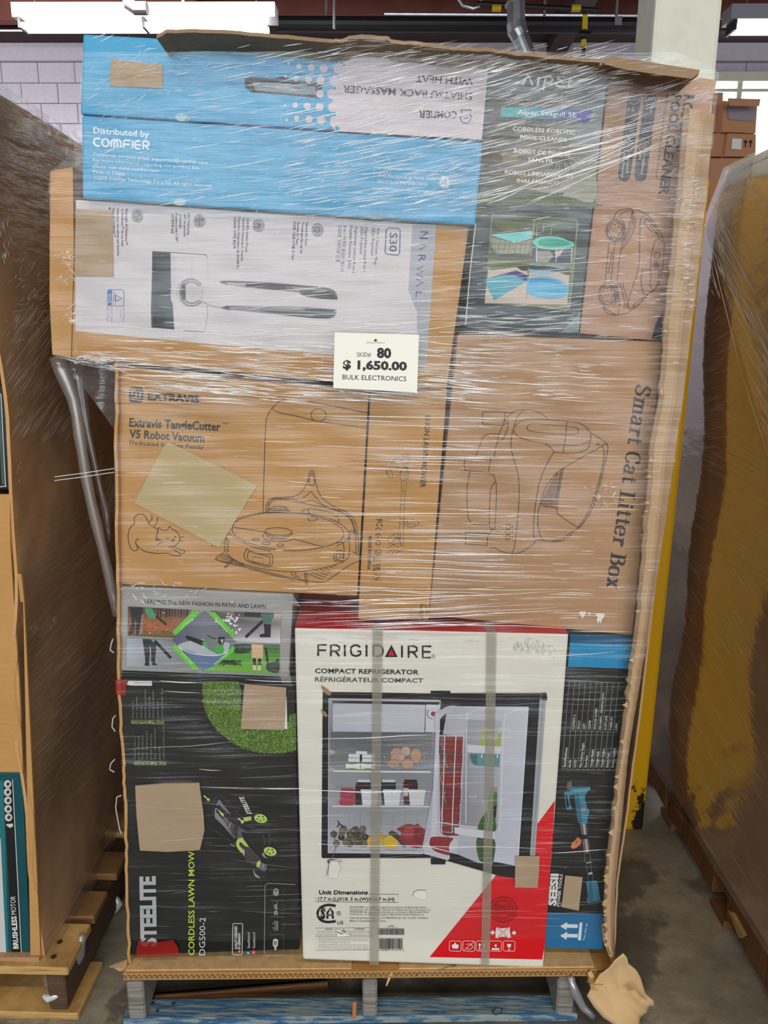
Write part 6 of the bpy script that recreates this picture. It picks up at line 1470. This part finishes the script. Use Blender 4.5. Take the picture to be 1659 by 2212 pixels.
MB().box((RX+.02, .9, .135), (2.0, 2.4, .142)).build('carton_tray', KRAFT_DARK, rload)
RFILM = film_mat('film_over_right_load', haze=.02, ior=2.1, rough=.06, scales=((3,8,40),(-.9,0,0)), b=.07, dist=.004)
P = [[Vector((rx(lerp(.13, rtop+.005, i/rows), j/colsn)-.007, lerp(.88, poly_at(far, lerp(.13, rtop, i/rows))+.015, j/colsn), lerp(.13, rtop+.005, i/rows))) for j in range(colsn+1)] for i in range(rows+1)]
V, F = sheet(P); mk('stretch_film', V, F, RFILM, rload, smooth=True)
# film tent pulled from the top corner
TFILM = film_mat('film_tent', haze=.10, ior=1.7, rough=.12, scales=((4,9,60),(-.75,0,0)), b=.45)
T = [at_x(1525,495,.765), at_x(1570,366,.79), at_x(1700,300,.79), at_x(1700,1120,.785)]
P = [[(lambda a, b: a.lerp(b, j/12)+Vector((-.012*math.sin(math.pi*j/12)*math.sin(math.pi*i/12), 0, 0)))(T[0].lerp(T[3], i/12), T[1].lerp(T[2], i/12)) for j in range(13)] for i in range(13)]
V, F = sheet(P); mk('film_tent', V, F, TFILM, rload, smooth=True)
def rfn(px, py, l): return at_x(px, py, RX-.010-l)
def tfn(px, py, l): return at_x(px, py, .768-l)
random.seed(33); R = Ridges(); R2 = Ridges()
for k in range(150):
    u = random.random(); x = lerp(1532, 1659, u); y = lerp(505, 960, u)-random.uniform(8, 230)*(.4+.6*u); L = random.uniform(15, 90)
    (R if random.random() < .35 else R2).add(tfn, (x, y), (x+L*.5, y+L*.9), random.uniform(.8, 2))
for k in range(26):
    x = random.uniform(1530, 1562); y = lerp(480, 640, random.random()); R.add(tfn, (x, y), (x+random.uniform(4,12), y+random.uniform(14,40)), random.uniform(1.5, 3.4))
R.add(tfn, (1526,500), (1600,800), 3); R.add(tfn, (1600,800), (1659,985), 2); R.add(tfn, (1570,366), (1640,334), 2)
for k in range(240):
    u = random.random()
    if u < .45: x = random.uniform(1500, 1570); y = random.uniform(640, 1020); L = random.uniform(10, 46); R2.add(rfn, (x, y), (x+L, y-L*.45+(y-800)*.06), random.uniform(.7, 1.3))
    elif u < .75: x = random.uniform(1480, 1630); y = random.uniform(900, 1240); L = random.uniform(15, 70); R2.add(rfn, (x, y), (x+L*.9, y+L*.5), random.uniform(.6, 1.1))
    else: x = random.uniform(1430, 1600); y = random.uniform(1200, 1850); L = random.uniform(20, 110); R2.add(rfn, (x, y), (x+L*.55, y+L*.85), random.uniform(.6, 1.1))
R.build('film_wrinkles', RIDGE, rload); R2.build('soft_film_wrinkles', RIDGE_SOFT, rload)
rp = empty('wooden_pallet', (1.3, 1.8, 0), 'dark brown wooden pallet under the right wrapped load', 'pallet')
def rb(a, b, name, mat): o = MB().box(a, b).build(name, mat, rp); bevel(o, .003, 1); return o
BRW = wood('reddish_brown_pine', (128,84,44), (84,52,28), stretch=(3,40,3))
for a, b_ in ((.9, 1.22), (1.30, 1.62), (1.70, 2.02), (2.06, 2.42)): rb((.812, a, .03), (.85, b_, .118), 'stringer_section', BRW)
rb((.815, .9, .075), (.85, 2.42, .118), 'stringer', BRW); rb((1.6, .9, .02), (1.64, 2.42, .118), 'stringer', BRW)
for y in (1.22, 1.66, 2.04, 2.3): rb((.808, y-.05, .0), (1.9, y+.04, .02), 'bottom_board', BRW)
for y in (1.0, 1.25, 1.5, 1.75, 2.0, 2.25): rb((.818, y-.04, .119), (1.9, y+.05, .134), 'deck_board', BRW)
sp_ = at_x(1590, 2012, .80); MB().slab([at_x(1572,1966,.803), at_x(1580,1972,.803), at_x(1606,2020,.803), at_x(1596,2026,.803)], (.01,0,0)).build('split_sliver', WOOD_NEW, rp)
# ------------------------------------------------------------------ stretch film around the middle load
FP = Plane(1.300)
lft = [(80,178),(246,170),(330,160),(372,108),(560,106),(700,108),(770,116),(786,168),(800,246),(1262,250),(1480,253),(1640,262),(1760,268),(2030,274)]
rgt = [(80,1380),(128,1500),(150,1552),(246,1546),(460,1524),(735,1492),(960,1462),(1150,1436),(1372,1402),(1480,1384),(1640,1358),(1820,1340),(2030,1326)]
film = empty('stretch_film_wrap', FP.at(830, 1000), 'clear crinkled stretch film wound around the opened load of mixed cartons', 'stretch film')
def wav(x, y): return .0025*math.sin(x*.011+y*.017)+.0018*math.sin(x*.031-y*.05)+.0012*math.sin(y*.11+x*.007)
def ffn(px, py, l): return FP.at(px, py, l+wav(px, py))
FUP = film_mat('upper_film', haze=.03, ior=1.32, rough=.14, scales=((2.2,4,60),(0,-.22,0)), b=.22)
FMD = film_mat('middle_film', haze=.02, ior=1.25, rough=.14, scales=((1.6,4,80),(0,.03,0)), b=.14)
FLO = film_mat('lower_film', haze=.010, ior=1.28, rough=.12, scales=((1.4,4,60),(0,.0,0)), b=.25)
def band(y0, y1, name, mat, step=16):
    n = max(2, int((y1-y0)/step)); P = []
    for i in range(n+1):
        y = lerp(y0, y1, i/n); a, b = poly_at(lft, y), poly_at(rgt, y); row = []
        for j in range(49): row.append(ffn(lerp(a, b, j/48), y, 0))
        P.append(row)
    V, F = sheet(P); return mk(name, V, F, mat, film, smooth=True)
band(112, 470, 'upper_turns', FUP); band(462, 1372, 'middle_turns', FMD); band(1366, 2030, 'lower_turns', FLO)

random.seed(77)
R = Ridges(); R2 = Ridges(); R3 = Ridges()
def spray(n, xr, yr, slope, sj, Lr, wr, bright=.5, dens=None, bow=1.5, into=None):
    k = 0
    while k < n:
        x, y = random.uniform(*xr), random.uniform(*yr)
        if dens and random.random() > dens(x, y): k += .25; continue
        L = random.uniform(*Lr)*random.uniform(.5, 1.3); s_ = (slope(x, y) if callable(slope) else slope)+random.gauss(0, sj)
        if x < poly_at(lft, y)+4 or x+L > poly_at(rgt, y)-4: k += .2; continue
        tgt = into or (R if random.random() < bright else R2)
        tgt.add(ffn, (x, y), (x+L, y+L*s_), random.uniform(*wr), random.uniform(-bow, bow)); k += 1
# upper turns: streaks rising to the right, denser to the right
spray(400, (200,1330), (100,440), lambda x, y: -.22-.05*(x/1000)+.05*(y/440), .05, (14,62), (1.4,3.0), .72, lambda x, y: (.12+.9*min(1, max(0, (x-260)/800)))*(.35 if x > 1030 and y > 170 else 1)*(.5 if x < 640 and y > 270 else 1))
spray(110, (600,1330), (110,440), lambda x, y: -.26, .04, (20,90), (1.2,2.2), .5)
spray(150, (1040,1500), (130,330), lambda x, y: -.30, .05, (16,70), (1.4,2.6), .65)
spray(230, (330,1030), (112,470), lambda x, y: -.20-.08*(x/1000)+.10*(y/440), .03, (34,120), (1.5,3.0), .85, lambda x, y: .25+.75*(x > 600))
spray(70, (1040,1320), (120,240), -.30, .04, (20,80), (1.5,2.8), .8)
spray(60, (178,330), (80,440), -.35, .2, (10,40), (1.2,2.6), .6)
for k in range(16):      # the strong rope-like folds pulled to the right corner strip
    y0 = random.uniform(330, 470); x0 = random.uniform(1010, 1120); x1, y1 = 1480+random.uniform(-10, 6), random.uniform(232, 300)
    a, b = sorted((random.uniform(0, .5), random.uniform(.6, 1)))
    R.add(ffn, (lerp(x0,x1,a), lerp(y0,y1,a)), (lerp(x0,x1,b), lerp(y0,y1,b)), random.uniform(1.4, 3.0), random.uniform(-3, 3), 9)
for (a, b, w) in (((1048,433),(1255,352),3.4),((1050,440),(1130,408),3),((1055,372),(1478,262),3),((1040,376),(1440,268),2.6),((1085,420),(1480,300),2.6),((1030,392),(1240,340),2.4)): R.add(ffn, a, b, w, 3, 12)
# over the white sleeve and dark photographs: sparse flat streaks
spray(210, (170,1260), (440,700), lambda x, y: -.10+(y-440)/260*.12, .07, (10,60), (1.2,2.4), .6, lambda x, y: .35+.6*(x > 450))
spray(90, (330,1240), (560,740), -.09, .04, (50,220), (1.0,2.0), .55)
spray(130, (1270,1480), (430,720), 0.0, .03, (8,40), (1.0,2.2), .6)
# dense tight turns at the bulge
spray(420, (160,1010), (690,850), lambda x, y: .055, .03, (20,120), (1.2,2.8), .62, lambda x, y: .3+.7*(y > 735))
spray(240, (240,1000), (785,868), lambda x, y: .075, .03, (20,130), (1.4,3.0), .7)
spray(150, (950,1300), (680,870), .03, .04, (20,110), (1.2,2.4), .6)
spray(60, (130,260), (765,800), lambda x, y: .1, .12, (10,50), (1,2.4), .6)
# across the kraft cartons
spray(230, (560,1300), (850,1350), lambda x, y: .03+(.03 if y < 1050 else -.01), .015, (20,150), (1.0,2.2), .5, lambda x, y: .3+.7*(x < 1010 or y > 1080)*(y > 1000 or x > 760))
spray(60, (260,700), (850,1260), .03, .03, (15,110), (.9,1.5), .3)
for k in range(34):
    y = random.uniform(880, 1345); x0 = random.uniform(640, 860); x1 = random.uniform(930, 1290)
    R.add(ffn, (x0, y), (x1, y+(x1-x0)*random.uniform(-.01, .04)), random.uniform(1.1, 2.4), random.uniform(-2, 2), 9)
for k in range(24):
    y0 = random.uniform(1292, 1362); x0 = random.uniform(645, 820); x1 = random.uniform(860, 1240)
    R.add(ffn, (x0, y0), (x1, y0-(x1-x0)*random.uniform(.03, .07)), random.uniform(1.0, 2.2), random.uniform(-2, 2), 9)
# right strip
for (ya, yb) in ((430,560),(560,700)): spray(46, (1468,1540), (ya,yb), -.05, .06, (8,28), (1.2,2.6), .75)
spray(40, (1440,1530), (240,440), -.4, .3, (8,30), (1,2.4), .6)
spray(34, (1380,1470), (700,1300), .02, .1, (6,26), (.8,1.6), .4)
# bottom cartons: faint level creases
spray(260, (650,1300), (1375,2000), .0, .02, (30,170), (.8,1.6), 0, into=R3)
spray(60, (270,640), (1500,2000), -.01, .05, (20,160), (.7,1.3), 0, into=R3)
for (a, b, w) in (((530,1468),(640,1470),2.0),((560,1701),(660,1706),2.6),((430,1698),(560,1701),1.2),((655,1710),(930,1708),2.4),((690,1598),(935,1588),2.0),((350,1494),(432,1497),1.6),((345,1470),(425,1474),2.6),((430,1660),(478,1662),1.6),((655,1822),(1180,1832),1.2),((270,1620),(500,1602),1),((1235,1362),(1360,1364),1.6),((1170,1420),(1330,1405),1.2),((1190,1840),(1310,1834),1.6)): R.add(ffn, a, b, w, 1, 9)
for c, s_, n in (((1300,1065),22,26),((1520,215),10,12),((300,1275),26,16),((380,1278),26,12),((136,560),12,20),((150,690),14,22),((170,770),10,14),((130,600),14,16),((1500,205),12,10)):
    for k in range(n):
        x, y = random.gauss(c[0], s_), random.gauss(c[1], s_*.6); a = random.uniform(-1, 1.2); L = random.uniform(5, 22)
        (R if random.random() < .7 else R2).add(ffn, (x, y), (x+L*math.cos(a), y+L*math.sin(a)), random.uniform(1, 2.4), random.uniform(-3, 3))
R.build('bright_creases', RIDGE, film); R2.build('soft_creases', RIDGE_SOFT, film); R3.build('faint_creases', ridge_mat('faint_film_wrinkle', .10, .08, .3), film)
# creases over the sagging top flap
R = Ridges(); TPp = Plane(1.268)
for k in range(70):
    x = random.uniform(700, 1450); y = 84+(x-700)*.085+random.uniform(-6, 26); L = random.uniform(15, 70)
    R.add(lambda px, py, l: TPp.at(px, py, l), (x, y), (x+L, y-L*random.uniform(-.05, .25)), random.uniform(.9, 1.8))
R.build('top_creases', RIDGE_SOFT, film)
# twisted rope of loose film hanging in the gap at the left, and torn bits along the cut panel edge
def pts(L, d): return [Plane(d).at(a, b) for a, b in L]
ROPE = clear_mat('grey_film_rope', (170,160,152), .30, .25, .12)
MB().tube(pts([(122,770),(134,800),(146,830),(158,862),(166,900),(172,940),(178,980),(186,1030),(196,1080),(208,1130),(220,1180),(232,1230),(242,1280),(250,1330)], 1.46), [.014,.016,.014,.012,.010,.012,.010,.011,.010,.011,.009,.010,.009,.006], 10).build('film_rope', ROPE, film, smooth=True)
MB().tube(pts([(160,782),(168,820),(176,870),(188,930),(204,1000),(218,1060),(228,1100),(236,1170)], 1.50), [.02,.02,.014,.008,.006,.006,.008,.004], 8).build('film_rope', clear_mat('clear_film_rope', (150,148,150), .12, .2, .10), film, smooth=True)
P = [[Plane(1.44).at(lerp(150, 246, u)+10*math.sin(v*3)*u, lerp(778, 800+130*math.sin(u*1.6), v), -.05*math.sin(u*3)) for u in [k/14 for k in range(15)]] for v in [k/10 for k in range(11)]]
V, F = sheet(P); mk('film_web', V, F, film_mat('dark_gap_film', haze=.10, ior=1.7, rough=.12, scales=((6,4,50),(0,.5,0)), b=.8), film, smooth=True)
for y in (1012, 1020): 
    MB().tube(pts([(118,y+18),(180,y+10),(246,y)], 1.40), .0008, 4).build('film_thread', RIDGE, film)
for L in ([(248,1640),(239,1650),(237,1662),(247,1668)],[(262,1718),(252,1722),(250,1745),(258,1790),(262,1800)],[(250,1545),(244,1552),(242,1570),(249,1580)],[(244,1380),(240,1392),(238,1404),(246,1410)]):
    MB().tube(pts(L, 1.345), .0012, 5).build('film_bit', RIDGE, film)
